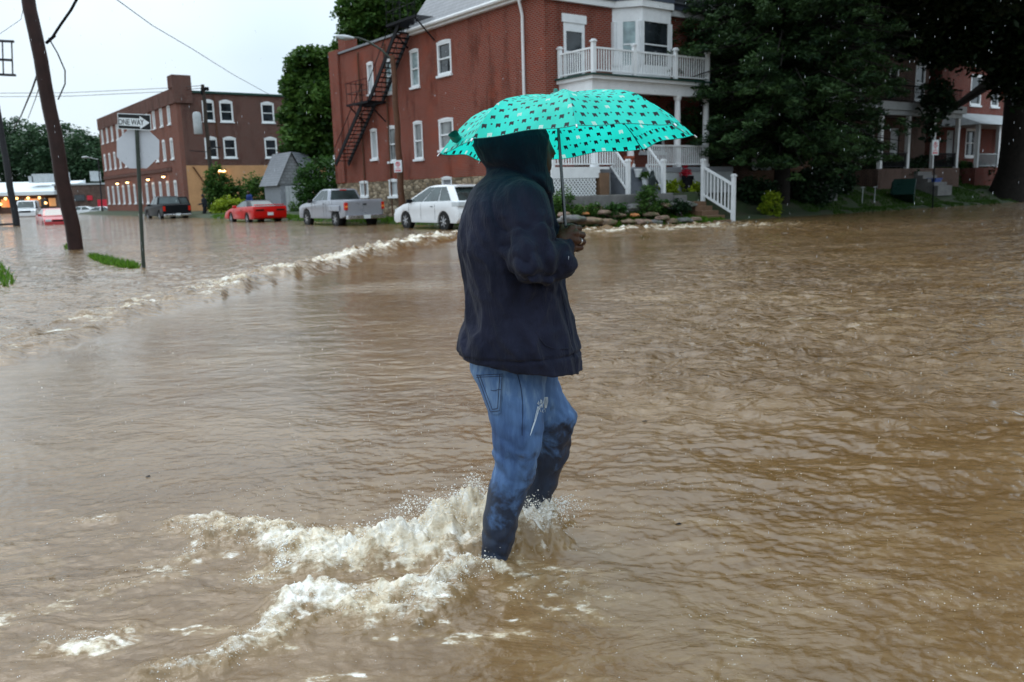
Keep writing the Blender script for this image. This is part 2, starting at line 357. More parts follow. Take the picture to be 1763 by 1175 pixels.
# ------------------------------------------------------------------ ground terrain
def hground(v, u):
    h = -.35 + .47*sstep(17.6, 18.4, v)*sstep(19.9, 21.0, u)
    h = h + .30*sstep(21.2, 22.2, u)*sstep(18, 19, v)*(1-sstep(23.6, 25, u)*(v < 20.1))*(1-sstep(43, 46, u))
    rise = np.where(v < 25.2, sstep(21.9, 22.2, u), sstep(21.4, 24.2, u))
    h = h + .66*rise*sstep(18.3, 18.8, v)*np.where(v < 20.1, 1-sstep(24.9, 25.1, u), 1)*(1-sstep(43, 46, u))
    h = h + .6*sstep(150, 190, np.hypot(u, v)) + .25*sstep(17.6, 21, v)*sstep(46, 55, u)
    h = h + .55*sstep(5.2, 4.2, v-0*u)*sstep(9, 6, u)*0
    return h
n1 = np.concatenate([np.linspace(-400, -20, 20), np.arange(-18, 16, 1.), np.arange(16, 30, .2), np.arange(30, 62, .8), np.linspace(63, 400, 40)])
n2 = np.concatenate([np.linspace(-200, 0, 15), np.arange(1, 18, 1.), np.arange(18, 27, .2), np.arange(27, 60, .8), np.linspace(61, 500, 50)])
Vv, Uu = np.meshgrid(n1, n2, indexing='ij'); H = hground(Vv, Uu)
H = H + (.02*fbm2(Vv*1.3, Uu*1.3, 3))*(H > -.2)
P3 = Vv[..., None]*B_ + Uu[..., None]*A_; P3[..., 2] = H
ii = np.arange(Vv.size).reshape(Vv.shape)
Fg = np.stack([ii[:-1, :-1], ii[1:, :-1], ii[1:, 1:], ii[:-1, 1:]], -1).reshape(-1, 4)
t = NT('lawn_and_mud'); co = t.coord(); n = t.noise(co, 1.1, 5, .6); nf = t.noise(co, 25, 3, .7)
c = t.ramp(n, (.42, (.018, .038, .007)), (.56, (.03, .036, .014)), (.7, (.06, .04, .025)))  # green darkened along with the lawn blades, for the shade at right
c = t.mix(t.math('MULTIPLY', nf, .4), c, (.02, .03, .008, 1))
gm = t.set(Base_Color=c, Roughness=.85, Normal=t.bump(nf, .8, .03))
struct(npmesh('ground', P3.reshape(-1, 3), Fg, gm))

# ------------------------------------------------------------------ water: one flood sheet with standing wave, wake and chop
ZN = -.06                                               # level below the standing wave
wave_px = [(-200, 640), (30, 600), (110, 575), (200, 545), (300, 522), (380, 503), (480, 476), (600, 448), (700, 424), (780, 411), (880, 405), (1000, 402), (1130, 398), (1260, 394), (1500, 388), (1763, 384)]
_wp = [G(*p) for p in wave_px]; w_th = np.array([math.atan2(p[0], p[1]) for p in _wp]); w_r = np.array([math.hypot(p[0], p[1]) for p in _wp])
w_h = np.array([0, .05, .12, .12, .15, .5, .8, .9, .95, .85, .6, .5, .5, .4, .1, 0])
w_s = np.array([.0, .3, .5, .5, .4, .8, .85, .9, .95, .9, .7, .75, .8, .8, .1, 0])
def seg_field(x, y, pts):
    """pts: (px,py,width,strength) on the water; returns strongest gaussian band value and blend height"""
    out = np.zeros_like(x); W_ = [(G(a, b, ZN), w_, s_) for a, b, w_, s_ in pts]
    for (p, wa, sa), (q, wb, sb) in zip(W_, W_[1:]):
        dx, dy = q[0]-p[0], q[1]-p[1]; t_ = np.clip(((x-p[0])*dx+(y-p[1])*dy)/(dx*dx+dy*dy), 0, 1)
        d = np.hypot(x-p[0]-t_*dx, y-p[1]-t_*dy); ww = (wa+(wb-wa)*t_)*1.2
        out = np.maximum(out, (sa+(sb-sa)*t_)*np.exp(-(d/ww)**2))
    return out
bandA = [(955, 905, .07, .8), (900, 925, .12, 1.), (835, 925, .15, 1.15), (760, 930, .16, 1.2), (690, 945, .15, 1.15), (610, 955, .14, 1.1), (520, 950, .13, .9), (455, 925, .09, .75), (370, 915, .07, .6), (300, 905, .05, .5)]
bandA2 = [(520, 955, .06, .8), (470, 985, .05, .6), (430, 1000, .04, .4)]
bandB = [(860, 985, .03, .5), (820, 985, .05, .8), (765, 1000, .06, .85), (740, 1030, .08, .95), (640, 1050, .09, .9), (560, 1040, .09, .95), (500, 1055, .07, .9), (450, 1100, .06, .7), (380, 1140, .06, .6), (250, 1170, .06, .45)]
bandC = [(205, 1090, .05, .6), (130, 1100, .06, .75), (75, 1110, .05, .6)]
bandD = [(350, 930, .06, .55), (335, 950, .05, .5), (300, 950, .03, .3)]
bandE = [(300, 990, .04, .45), (240, 1000, .05, .5), (160, 1010, .03, .35)]
bandF = [(980, 1005, .03, .4), (900, 1025, .05, .5), (850, 1045, .04, .4)]
bandG = [(210, 895, .03, .55), (150, 900, .03, .5), (110, 897, .02, .3)]
def water(x, y):
    r = np.hypot(x, y); th = np.arctan2(x, y)
    rc = np.interp(th, w_th, w_r)*(1 + .022*pn2(th*14, th*0+3.3) + .02*fbm2(th*45, r*.4, 2)); st = np.interp(th, w_th, w_s); sh_ = np.interp(th, w_th, w_h)
    s = (r-rc)/np.maximum(.35, rc*.045)                 # distance upstream of the crest, in crest widths
    far = sstep(-1.6, .1, s)
    z = ZN*(1-far)
    crest = np.where(s < .5, np.exp(-((s-.5)/.95)**2), np.exp(-((s-.5)/2.9)**2))*st
    lump = .75+.35*fbm2(x*.7+5, y*.7, 2)+.3*fbm2(x*4.5, y*4.5, 3)
    z = z + .15*np.where(s < 0, np.exp(-(s/1.05)**2), np.exp(-(s/1.9)**2))*sh_*np.clip(lump, .1, 1.4)
    z = z + .15*st*np.maximum(0, fbm2(x*2.1+2, y*2.1, 4, .6)+.05)*np.exp(-((s-1.7)/1.6)**2)
    calm = sstep(-1.5, 1.5, x-.25*y+1.2)                # choppier water to the right
    amp = .2+1.25*calm*sstep(2.5, 6, y) + 1.0*far
    near = sstep(26, 8, r)*.8+.2
    fl = x*.35 - y*.1
    z = z + 1.5*amp*(.014*fbm2(x*.9+3, y*1.5, 3)*near + .010*fbm2(x*2.4+fl, y*3.8, 3)*near + .0045*fbm2(x*7, y*11, 2)*near)
    z = z + .0028*fbm2(x*17, y*22, 2)*sstep(7, 4, r)
    # long oblique wavelets on the right
    z = z + .006*sstep(.3, 1.5, x)*sstep(3, 5, y)*sstep(13, 8, y)*np.sin((y*1.0+x*.55+.5*pn2(x*.7, y*.7))*9)*(.5+pn2(x*.5, y*.8))
    wx = x+.075*fbm2(x*3.1+20, y*3.1, 3)+.028*pn2(x*13, y*13+4); wy = y+.085*fbm2(x*3.1, y*3.1+50, 3)+.03*pn2(x*13+8, y*13)
    wx = np.where(r < 6, wx, x); wy = np.where(r < 6, wy, y)
    fa = seg_field(wx, wy, bandA); fa2 = seg_field(wx, wy, bandA2); fb = seg_field(wx, wy, bandB)
    oth = np.maximum.reduce([seg_field(wx, wy, b) for b in (bandC, bandD, bandE, bandF, bandG)])
    tur = fbm2(x*7, y*9, 4, .6); tf = fbm2(x*22, y*26, 3, .65)
    faz = sstep(.03, .45, fa)
    legs = np.exp(-(((x-.02)/.36)**2+((y-3.22)/.26)**2))
    z = z + .075*fa**1.3*(1+.55*tur) + .085*legs*(1+.6*tur)*faz + .05*fb**1.2*(1+.7*tur) + .018*oth*(1+tur) + (.011*fa+.009*fb+.006*oth)*tf
    # bow wave round the near shin
    d1 = np.hypot(x+.08, y-2.92); z = z + .02*np.exp(-(d1/.14)**2)
    crf = 1.08*crest*sstep(-.42, .5, fbm2(x*1.2+9, y*1.5, 4, .65)+.35*(st-.5))
    farflk = .75*sstep(.2, .7, fbm2(x*1.5+40, y*2.6, 4, .6))*sstep(-1, .5, s)*sstep(7, 2, s)*(th < -.1)
    rightflk = .42*sstep(.35, .85, fbm2(x*1.9+7, y*4.2+2, 3))*calm*sstep(4.5, 8, y)*(1-far)
    nearflk = .8*sstep(-.05, .7, fbm2(x*2.6+11, y*5.0, 5, .65))*sstep(4.3, 2.7, r)*(.5+.5*sstep(.5, -.3, x))*(.45+.6*sstep(-.5, .45, fbm2(x*13, y*19, 3, .65)))
    oth = oth*(.6+.5*sstep(-.5, .4, fbm2(x*12, y*17, 3, .65)))
    foam = np.maximum.reduce([fa*1.12, fa2, fb*.97, oth*.95, 1.0*crf, farflk, rightflk, nearflk, .8*legs*faz])
    chop = np.clip(.02+1.05*calm*sstep(3, 7, y)+.75*far+.45*fbm2(x*.35+3, y*.6, 3)+.4*foam, .1, 1.4)
    return z, foam, chop
th_a = np.concatenate([np.linspace(-math.pi, -.72, 60)[:-1], np.arange(-.72, .72, .0011), np.linspace(.72, math.pi, 60)[1:]])
r_a = [.25, .6, 1.0, 1.3]
while r_a[-1] < 260: r_a.append(r_a[-1]*(1.0034 if r_a[-1] < 30 else 1.012))
r_a = np.array(r_a); RR, TT = np.meshgrid(r_a, th_a, indexing='ij'); XX = RR*np.sin(TT); YY = RR*np.cos(TT)
ZZ, FO, CRE = water(XX, YY)
inner = sstep(1.0, 1.6, RR); ZZ = ZZ*inner+ZN*(1-inner)
_k = np.arange(XX.size).reshape(XX.shape)
Fw_ = np.stack([_k[:-1, :-1], _k[1:, :-1], _k[1:, 1:], _k[:-1, 1:]], -1).reshape(-1, 4)[:, ::-1]
t = NT('muddy_flood_water'); co = t.coord()
at = t.new('ShaderNodeAttribute'); at.attribute_name = 'foam'; fo = at.outputs['Fac']
big = t.noise(t.coord(scale=(.6, 1, 1)), .55, 4, .6); mid = t.noise(t.coord(scale=(1, 1.8, 1)), 5, 5, .65, .6)
mud = t.ramp(t.math('ADD', t.math('MULTIPLY', big, .6), t.math('MULTIPLY', mid, .4)), (.32, (.088, .044, .012)), (.5, (.145, .082, .031)), (.7, (.22, .14, .068)))
fn = t.noise(t.coord(scale=(1, 1.5, 1)), 16, 8, .74, .35); fv = t.noise(co, 60, 4, .7)
fm = t.math('ADD', t.math('MULTIPLY', fn, .8), t.math('MULTIPLY', fv, .25))
thr = t.math('SUBTRACT', 1.03, t.math('MULTIPLY', fo, .66))
rdn = t.noise(t.coord(scale=(.8, 1.3, 1)), 10, 5, .6, .9); rid = t.math('SUBTRACT', 1., t.math('ABSOLUTE', t.math('MULTIPLY', t.math('SUBTRACT', rdn, .5), 5.)))
msk = t.math('ADD', t.math('SUBTRACT', t.math('MULTIPLY', fm, 1.15), thr), t.math('MULTIPLY', t.math('MAXIMUM', rid, -.3), .17)); fac = t.math('MULTIPLY', msk, 3.2, clamp=True)
foamc = t.ramp(t.math('ADD', t.math('MULTIPLY', fn, .55), t.math('MULTIPLY', t.noise(co, 5, 3, .5), .45)), (.36, (.36, .25, .13)), (.48, (.66, .57, .43)), (.62, (.87, .85, .8)))
thin = t.mix(t.math('MULTIPLY', fo, .5, clamp=True), mud, (.42, .3, .16, 1))
col = t.mix(fac, thin, foamc)
rp0 = t.noise(t.coord(scale=(.75, 1.15, 1)), 3.6, 3, .5, 1.1); rp = t.noise(t.coord(scale=(1, 1.9, 1)), 24, 5, .65, .3); rp2 = t.noise(co, 90, 3, .6); vor = t.new('ShaderNodeTexVoronoi', Scale=13.); t.l(co, vor.inputs['Vector'])
ring = t.math('MULTIPLY', t.math('SINE', t.math('MULTIPLY', vor.outputs['Distance'], 55)), t.ramp(vor.outputs['Distance'], (.1, (1, 1, 1)), (.3, (0, 0, 0))))
hgt = t.math('ADD', t.math('ADD', t.math('MULTIPLY', rp, 1.), t.math('MULTIPLY', rp2, .25)), t.math('MULTIPLY', ring, .05))
hgt = t.math('ADD', hgt, t.math('MULTIPLY', fac, t.math('MULTIPLY', fv, .9)))
at2 = t.new('ShaderNodeAttribute'); at2.attribute_name = 'chop'; b1 = t.new('ShaderNodeBump', Distance=.115); t.l(rp0, b1.inputs['Height']); t.l(at2.outputs['Fac'], b1.inputs['Strength']); b2 = t.new('ShaderNodeBump', Distance=.016); t.l(hgt, b2.inputs['Height']); t.l(t.math('MULTIPLY_ADD', at2.outputs['Fac'], .45, .12), b2.inputs['Strength']); t.l(b1.outputs[0], b2.inputs['Normal'])
wm = t.set(Base_Color=col, Roughness=t.math('ADD', t.math('MULTIPLY', fac, .35), .07), IOR=1.45, Specular_IOR_Level=.5, Normal=b2.outputs[0])
WOB = struct(npmesh('water', np.stack([XX, YY, ZZ], -1).reshape(-1, 3), Fw_, wm, attrs={'foam': FO.ravel(), 'chop': CRE.ravel()}))
def wz(x, y):
    z, f_, c_ = water(np.array([[x]]), np.array([[y]])); return float(z[0, 0])

# ------------------------------------------------------------------ windows and rails
def window(root, org, axis, c, a0, a1, z0, z1, side=-1, sill=True, arch=.06, pane='glassd', frame='white', rail=True, fw=.07, curtain=False):
    """frame set into an opening; the wall face is at c and outside is the `side` direction of the axis"""
    def P(a, d, z): return (c+side*d, a, z) if axis == 0 else (a, c+side*d, z)
    def bx(mb, a, A, d, D, z, Z):
        p, q = P(a, d, z), P(A, D, Z); mb.box(*p, *q)
    f = MB(org)
    bx(f, a0, a0+fw, -.12, .012, z0, z1); bx(f, a1-fw, a1, -.12, .012, z0, z1)
    bx(f, a0+fw, a1-fw, -.12, .012, z1-fw, z1); bx(f, a0+fw, a1-fw, -.12, .012, z0, z0+fw)
    if rail: bx(f, a0+fw, a1-fw, -.10, -.01, (z0+z1)/2-.03, (z0+z1)/2+.03)
    if arch:
        n = 8; pts = [(a0-.03, z1-.01)]+[(a0-.03+(a1-a0+.06)*i/n, z1+.02+arch*math.sin(math.pi*i/n)) for i in range(n+1)]+[(a1+.03, z1-.01)]
        k = len(pts); f.add([P(a, .0, z) for a, z in pts]+[P(a, .03, z) for a, z in pts], [tuple(range(k)), tuple(range(2*k-1, k-1, -1))]+[(i, (i+1) % k, k+(i+1) % k, k+i) for i in range(k)])
    fo_ = f.build('window', frame, root)
    p = MB(org); bx(p, a0+fw*.6, a1-fw*.6, -.09, -.07, z0+fw*.6, z1-fw*.6); p.build('pane', pane, fo_)
    if curtain:
        q = MB(org)
        bx(q, a0+fw*.7, a1-fw*.7, -.2, -.17, z0+.1, z1-.1); q.build('curtain', 'offwhite', fo_)
    if sill:
        s = MB(org); bx(s, a0-.06, a1+.06, .0, .09, z0-.1, z0-.004); s.build('sill', frame, fo_)
    return fo_
def balustrade(mb, p, q, h=.9, step=.13, post=.0, bal=.035, bottom=.1):
    p = Vector(p); q = Vector(q); d = q-p; n = max(1, int(Vector((d.x, d.y)).length/step))
    mb.beam(p+Vector((0, 0, h)), q+Vector((0, 0, h)), .07, .06); mb.beam(p+Vector((0, 0, bottom)), q+Vector((0, 0, bottom)), .06, .05)
    for i in range(1, n):
        a = p+d*(i/n); mb.beam(a+Vector((0, 0, bottom)), a+Vector((0, 0, h)), bal)
def newel(mb, p, h=1.15, w=.12):
    x, y, z = p; mb.box(x-w/2, y-w/2, z, x+w/2, y+w/2, z+h); mb.box(x-w*.72, y-w*.72, z+h, x+w*.72, y+w*.72, z+h+.045); mb.box(x-w*.5, y-w*.5, z+h+.045, x+w*.5, y+w*.5, z+h+.09)

# ------------------------------------------------------------------ house with the fire escape (the red brick one)
HV, HU = 20.0, 24.9
h1, o1 = sthing('brick_house', 'large red brick corner house with stone base, black fire escape and white porch balcony', 'house', HV, HU, 0)
def rng(px0, px1, y0, y1, V):
    a = PV(px0, (y0+y1)/2, V); b = PV(px1, (y0+y1)/2, V); c_ = (px0+px1)/2; u_lo, u_hi = sorted((a[1], b[1]))
    return (u_lo, u_hi, PV(c_, y1, V)[2], PV(c_, y0, V)[2])
up = [rng(753, 777, 72, 129, HV), rng(707, 721.5, 87, 150, HV), rng(664, 675, 103, 161, HV), rng(633, 643, 109, 162, HV)]
lo_ = [rng(756, 781, 206, 258, HV), rng(713, 728, 211, 274, HV), rng(669, 682, 219, 278, HV), rng(639, 650, 224, 274, HV)]
bs = [rng(622, 636, 314, 338, HV), rng(672, 688, 311, 338, HV), rng(763, 780, 307, 326, HV)]
ST = 1.96; TOP = 8.5; UB = 43.0
by = HU-.85; BV0 = PU(1054, 60, HU)[0]; BV1 = PU(1106, 60, by)[0]; BV2 = PU(1155, 60, by)[0]; BV3 = BV2+.6
mb = MB(o1).wall(0, HV, HV+.3, HU, UB, ST, TOP, up+lo_)
df = (PU(970, 60, HU)[0], PU(1006, 60, HU)[0], 5.35, 7.35)
mb.wall(1, HU, HU+.3, HV+.3, 28.3, ST, TOP, [df, (BV0+.05, BV3-.05, 5.3, 8.1), (21.3, 22.3, 2.1, 4.3), (24.8, 26.2, 2.7, 4.3)])
mb.box(HV+.3, UB-.3, ST, 28.3, UB, TOP); mb.box(28.0, HU+.3, 0, 28.3, UB-.3, TOP)
mb.box(HV+1.2, UB, -.2, 27, UB+2.2, 8.3)
mb.box(HV-.14, UB-1.1, ST, HV-.003, UB-.05, TOP+.25)        # rear pilaster / flue
mb.build('wall', 'brickA', h1)
cp = MB(o1); cp.box(HV-.1, 34.6, TOP+.003, HV+.35, UB+.1, TOP+.1); cp.box(HV+.36, UB-.3, TOP+.003, 28.3, UB+.1, TOP+.1); cp.build('parapet_coping', 'slate', h1)
ch = MB(o1); ch.box(HV+.3, UB-1.2, TOP, HV+1.0, UB-.4, TOP+.9); ch.build('chimney', 'brickA', h1)
fd = MB(o1).wall(0, HV-.06, HV+.3, HU-.06, UB, -.3, ST-.003, bs); fd.box(HV+.3, HU-.06, -.3, 28.3, HU+.3, ST-.003); fd.build('foundation', 'stone', h1)
for i, hh in enumerate(up): window(h1, o1, 0, HV, *hh, pane='offwhite' if i == 3 else 'glassd' if i == 0 else 'glasspale', rail=i != 3, fw=.1 if i == 0 else .08)
for i, hh in enumerate(lo_): window(h1, o1, 0, HV, *hh, pane='offwhite' if i == 3 else 'glassl', rail=i != 3, fw=.1 if i == 0 else .08)
for i, hh in enumerate(bs): window(h1, o1, 0, HV-.06, *hh, pane='offwhite' if i < 2 else 'grey', rail=False, sill=i < 2)
# upper door to the balcony, lower door, front window
dr = MB(o1); dr.box(df[0], HU-.02, df[2], df[0]+.12, HU+.1, df[3]); dr.box(df[1]-.12, HU-.02, df[2], df[1], HU+.1, df[3]); dr.box(df[0]+.12, HU-.02, df[3]-.3, df[1]-.12, HU+.1, df[3])
dr.box(df[0]-.08, HU-.05, df[3]+.003, df[1]+.08, HU-.003, df[3]+.3)
d_ = dr.build('balcony_door', 'white', h1); MB(o1).box(df[0]+.12, HU+.03, df[2], df[1]-.12, HU+.06, df[3]-.3).build('pane', 'glassd', d_)
MB(o1).box(df[0]+.12, HU-.01, df[2]+.95, df[1]-.12, HU+.025, df[2]+1.0).build('rail', 'white', d_)
fd_ = MB(o1).box(21.3, HU+.05, 2.1, 22.3, HU+.1, 4.3).build('front_door', 'rust', h1)
window(h1, o1, 1, HU, 24.8, 26.2, 2.7, 4.3)
# bay on the upper front
bay = MB(o1)
pl = [(BV0, HU), (BV1, by), (BV2, by), (BV3, HU)]
def slab(mb, pts, z0, z1, grow=0):
    cx_ = sum(p[0] for p in pts)/len(pts)
    q = [(p[0]+(grow if p[0] > cx_ else -grow), p[1]-(grow if p[1] < HU-.1 else 0)) for p in pts]; mb.prism(q, 2, z0, z1)
slab(bay, pl, 5.1, 5.95); slab(bay, pl, 7.55, 8.05)
for x, y in ((BV0+.06, HU-.09), (BV1, by+.05), (BV2-.03, by+.05), (BV3-.05, HU-.03)): bay.box(x-.11, y-.05, 5.95, x+.11, y+.09, 7.55)
lf = [Vector((BV0+.06, HU-.06, 6.75)), Vector((BV1, by+.06, 6.75))]
for t0_, t1_ in ((.1, .32), (.78, .95)): bay.beam(lf[0].lerp(lf[1], t0_), lf[0].lerp(lf[1], t1_), .1, 1.6)
bo = bay.build('bay', 'white', h1)
for (x0, y0), (x1, y1) in ((tuple(lf[0].lerp(lf[1], .32))[:2], tuple(lf[0].lerp(lf[1], .78))[:2]), ((BV1+.14, by+.06), (BV2-.14, by+.06)), ((BV2+.1, by+.12), (BV3-.08, HU-.1))):
    MB(o1).beam((x0, y0, 6.75), (x1, y1, 6.75), .02, 1.6).build('pane', 'glasspale' if x0 < BV1 else 'glassd', bo)
    MB(o1).beam((x0, y0-.02, 6.72), (x1, y1-.02, 6.72), .03, .05).build('meeting_rail', 'white', bo)
# cornice + frieze
cn = MB(o1); cn.box(HV-.06, HU-.14, 8.06, BV0, HU-.003, 8.3); slab(cn, pl, 8.06, 8.3, .08); cn.box(BV3+.1, HU-.14, 8.06, 28.4, HU-.003, 8.3); cn.build('cornice', 'white', h1)
fz = MB(o1); fz.box(HV-.1, HU-.2, 8.303, 28.4, HU-.003, 8.75); slab(fz, pl, 8.303, 8.75, .1); fz.build('frieze', 'bluegrey', h1)
gt = MB(o1); gt.tube([(HV-.28, HU-.3, 8.42), (HV-.28, 34.4, 8.42)], .085, 8); gt.box(HV-.2, HU+.0, 8.25, HV-.003, 34.3, 8.36); gt.box(HV-.3, HU-.42, 8.76, 28.6, HU-.22, 8.9); slab(gt, pl, 8.76, 8.9, .3)
gt.build('gutter', 'white', h1)
ds = MB(o1); ud = PV(904, 100, HV)[1]; ds.tube([(HV-.28, ud, 8.4), (HV-.14, ud, 7.9), (HV-.09, ud, 7.7), (HV-.09, ud, .2)], .055, 8); ds.build('downspout', 'white', h1, smooth=True)
ds = MB(o1)
for u_ in (36.9, 39.7): ds.tube([(HV-.07, u_, 8.3), (HV-.07, u_, .3)], .04, 6)
ds.build('wall_pipe', 'rust', h1, smooth=True)
rf = MB(o1)  # mansard
z0, z1 = 8.52, 11.4
rf.add([(HV-.25, HU-.3, z0), (28.5, HU-.3, z0), (28.5, 34.3, z0), (HV-.25, 34.3, z0), (HV+1.5, HU+1.0, z1), (27.5, HU+1.0, z1), (27.5, 33.2, z1), (HV+1.5, 33.2, z1)],
       [(0, 1, 5, 4), (1, 2, 6, 5), (2, 3, 7, 6), (3, 0, 4, 7), (4, 5, 6, 7), (3, 2, 1, 0)])
rf.build('roof', 'slate', h1)
# porch
PF = 22.95; por = MB(o1)
por.box(20.5, PF, 1.86, 28.2, HU-.06, 2.05); pf = por.build('porch_floor', 'grey', h1)
MB(o1).box(20.5, PF+.03, 1.02, 28.2, PF+.08, 1.855).build('porch_skirt', 'offwhite', h1)
fa = MB(o1); fa.box(20.62, PF+.1, 4.72, PU(1218, 100, PF)[0], PF+.34, 5.12); fa.box(20.62, PF+.34, 4.72, 20.85, HU-.01, 5.12); fa.box(20.5, PF-.05, 5.123, PU(1220, 100, PF)[0], HU-.01, 5.24); fa.build('porch_beam', 'white', h1)
MB(o1).box(20.42, PF-.13, 5.243, PU(1222, 100, PF)[0], HU-.01, 5.3).build('balcony_deck', 'green', h1)
cv = [20.8, 22.6, PU(1167, 200, PF+.2)[0], PU(1216, 200, PF+.2)[0]]
for x in cv:
    cbm = MB(o1); cbm.lathe([(.17, 2.05), (.17, 2.15), (.125, 2.2), (.13, 3.2), (.105, 4.55), (.15, 4.6), (.16, 4.72)], (x, PF+.22, 0), 16); cbm.build('porch_column', 'white', h1, smooth=True)
bl = MB(o1); y_ = PF+.0
bp1, bp2_, VE = PU(1092, 90, PF)[0], PU(1163, 100, PF)[0], PU(1218, 100, PF)[0]
for p, q in (((20.6, HU-.1, 5.3), (20.6, y_, 5.3)), ((20.6, y_, 5.3), (bp1, y_, 5.3)), ((bp1, y_, 5.3), (bp2_, y_, 5.3)), ((bp2_, y_, 5.3), (VE, y_, 5.3))): balustrade(bl, p, q, .86, .12)
for x, y in ((20.6, HU-.12), (20.6, y_), (bp1, y_), (bp2_, y_), (VE, y_)): newel(bl, (x, y, 5.3), 1.05, .13)
bl.build('balcony_railing', 'white', h1)
pr = MB(o1); balustrade(pr, (23.3, PF+.1, 2.05), (cv[3], PF+.1, 2.05), .8, .11)
pr.build('porch_railing', 'white', h1)
# side deck with lattice
dk = MB(o1); dk.box(18.3, 22.55, 1.98, 20.95, HU-.06, 2.06); dk.box(18.3, 22.55, 1.68, 20.5, 22.6, 1.977); balustrade(dk, (18.4, 22.62, 2.06), (21.3, 22.62, 2.06), .62, .12); newel(dk, (18.4, 22.62, 2.06), .75); dk.build('side_deck', 'white', h1)
lt = MB(o1); x0, x1, z0, z1 = 18.35, 20.35, 1.08, 1.66
k = x0-(z1-z0)
while k < x1:
    for s in (1, -1):
        pts = []
        for t_ in np.linspace(0, z1-z0, 9):
            xx = k+t_ if s > 0 else k+(z1-z0)-t_
            if x0 <= xx <= x1: pts.append((xx, 22.57+.012*s, z0+t_))
        if len(pts) > 1: lt.beam(pts[0], pts[-1], .012, .05)
    k += .15
MB(o1).box(x0, 23.0, z0-.1, x1, 23.03, 1.975).build('deck_shade_sheet', 'iron', h1)  # black sheet painting in the shade under the deck
lt.box(x0, 22.55, z0-.04, x1, 22.6, z0); lt.build('lattice', 'white', h1)
MB(o1).box(20.45, 22.5, .9, 20.9, 22.9, 1.85).build('deck_pier', 'brownstep', h1)
# stairs
sx0, sx1 = 21.4, 23.15
stp = MB(o1)
for i in range(6):
    z = 1.05+.155*(i+1); y = 22.1+.27*i*.65; stp.box(sx0, y, 1.0, sx1, PF+.0, z) if i == 0 else stp.box(sx0+.002*i, y, 1.0, sx1-.002*i, PF-.002, z)
stp.build('porch_stairs', 'step', h1)
for x in (sx0-.02, sx1+.02):
    s_ = MB(o1); newel(s_, (x, 22.05, 1.02), 1.2, .13)
    balustrade(s_, (x, 22.05, 1.08), (x, PF-.02, 2.0), .88, .1); s_.build('stair_railing', 'white', h1)
# fire escape
fe = MB(o1)
def V19(px, py, off=.9): return PV(px, py, HV-off)
def flight(mb, p, q, wdt=.7):
    p = Vector(p); q = Vector(q); n = 16
    for o_ in (0, wdt):
        e = Vector((-o_, 0, 0)); mb.beam(p+e, q+e, .05, .22)
        mb.tube([p+e+Vector((0, 0, .85)), q+e+Vector((0, 0, .85))], .02, 6)
        for i in range(0, n+1, 4): a = p+(q-p)*i/n+e; mb.tube([a, a+Vector((0, 0, .85))], .014, 5)
    for i in range(1, n):
        a = p+(q-p)*i/n; mb.box(a.x-wdt, a.y-.11, a.z-.015, a.x, a.y+.11, a.z+.015)
T = V19(712, 40, .15); Mx = V19(655, 172, .15); Mb = V19(640, 182, .15); B2 = V19(603, 292, .15)
zL = (Mx[2]+Mb[2])/2
f1 = MB(o1); flight(f1, (HV-.15, T[1], T[2]), (HV-.15, Mx[1]-.2, zL)); flo = f1.build('stair_flight', 'iron', h1)
f1 = MB(o1); flight(f1, (HV-.15, Mx[1]+.5, zL), (HV-.15, B2[1]+.2, max(2.9, B2[2]))); f1.build('stair_flight', 'iron', h1)
ld = MB(o1)
def landing(mb, u0, u1, z):
    for i in range(14):
        u = u0+(u1-u0)*i/13; mb.box(HV-1.0, u-.02, z-.03, HV-.02, u+.02, z)
    mb.box(HV-1.02, u0-.05, z-.1, HV-.97, u1+.05, z+.0); mb.box(HV-.06, u0-.05, z-.1, HV-.01, u1+.05, z-.035)
    for u in np.linspace(u0, u1, 5): mb.tube([(HV-1., u, z), (HV-1., u, z+1)], .015, 5)
    for hz in (.5, 1.): mb.tube([(HV-.02, u1, z+hz), (HV-1., u1, z+hz), (HV-1., u0, z+hz)], .017, 5)
    for u in (u0+.1, u1-.1): mb.beam((HV-.95, u, z-.08), (HV-.03, u, z-.95), .05)
landing(ld, Mx[1]-.3, Mx[1]+1.9, zL); ld.build('landing', 'iron', h1)
ld = MB(o1); landing(ld, T[1]-1.6, T[1]+.9, T[2]); ld.build('landing', 'iron', h1)
sm = MB(o1); sm.box(HV-.02, B2[1]-.6, 1.2, HV-.004, B2[1]+.1, 3.2)

# ------------------------------------------------------------------ three storey mill building on the left
MV, MU = 20.2, 73.2
h2, o2 = sthing('mill_building', 'three storey dark brick mill building with lit wall lamps and rows of white windows', 'building', MV, MU, 0)
MT = 10.0; UE = 104.
side_holes = []
for k in range(12):
    u = MU+2.0+k*2.45
    side_holes += [(u, u+.85, 1.1, 2.85), (u, u+.85, 4.75, 6.35), (u, u+.85, 7.6, 9.1)]
def r2(px0, px1, y0, y1):
    c_ = (y0+y1)/2; m_ = (px0+px1)/2; return (PU(px0, c_, MU)[0], PU(px1, c_, MU)[0], PU(m_, y1, MU)[2], PU(m_, y0, MU)[2])
fh = [r2(348.5, 369, 175, 209), r2(378.5, 401, 176, 210), r2(450, 472, 179, 211.5), r2(353, 375, 239, 272), r2(385, 407, 239, 272), r2(456, 477, 239.5, 272)]
XE = 33.0
mb = MB(o2).wall(0, MV, MV+.35, MU, UE, -.3, MT, side_holes); mb.build('side_wall', 'brickS', h2)
mb = MB(o2).wall(1, MU, MU+.35, MV+.35, XE, 4.1, MT, [f for f in fh]); mb.box(XE-.3, MU+.35, -.3, XE, UE-.35, MT); mb.box(MV+.35, UE-.35, -.3, XE-.3, UE, MT); mb.build('front_wall', 'brickB', h2)
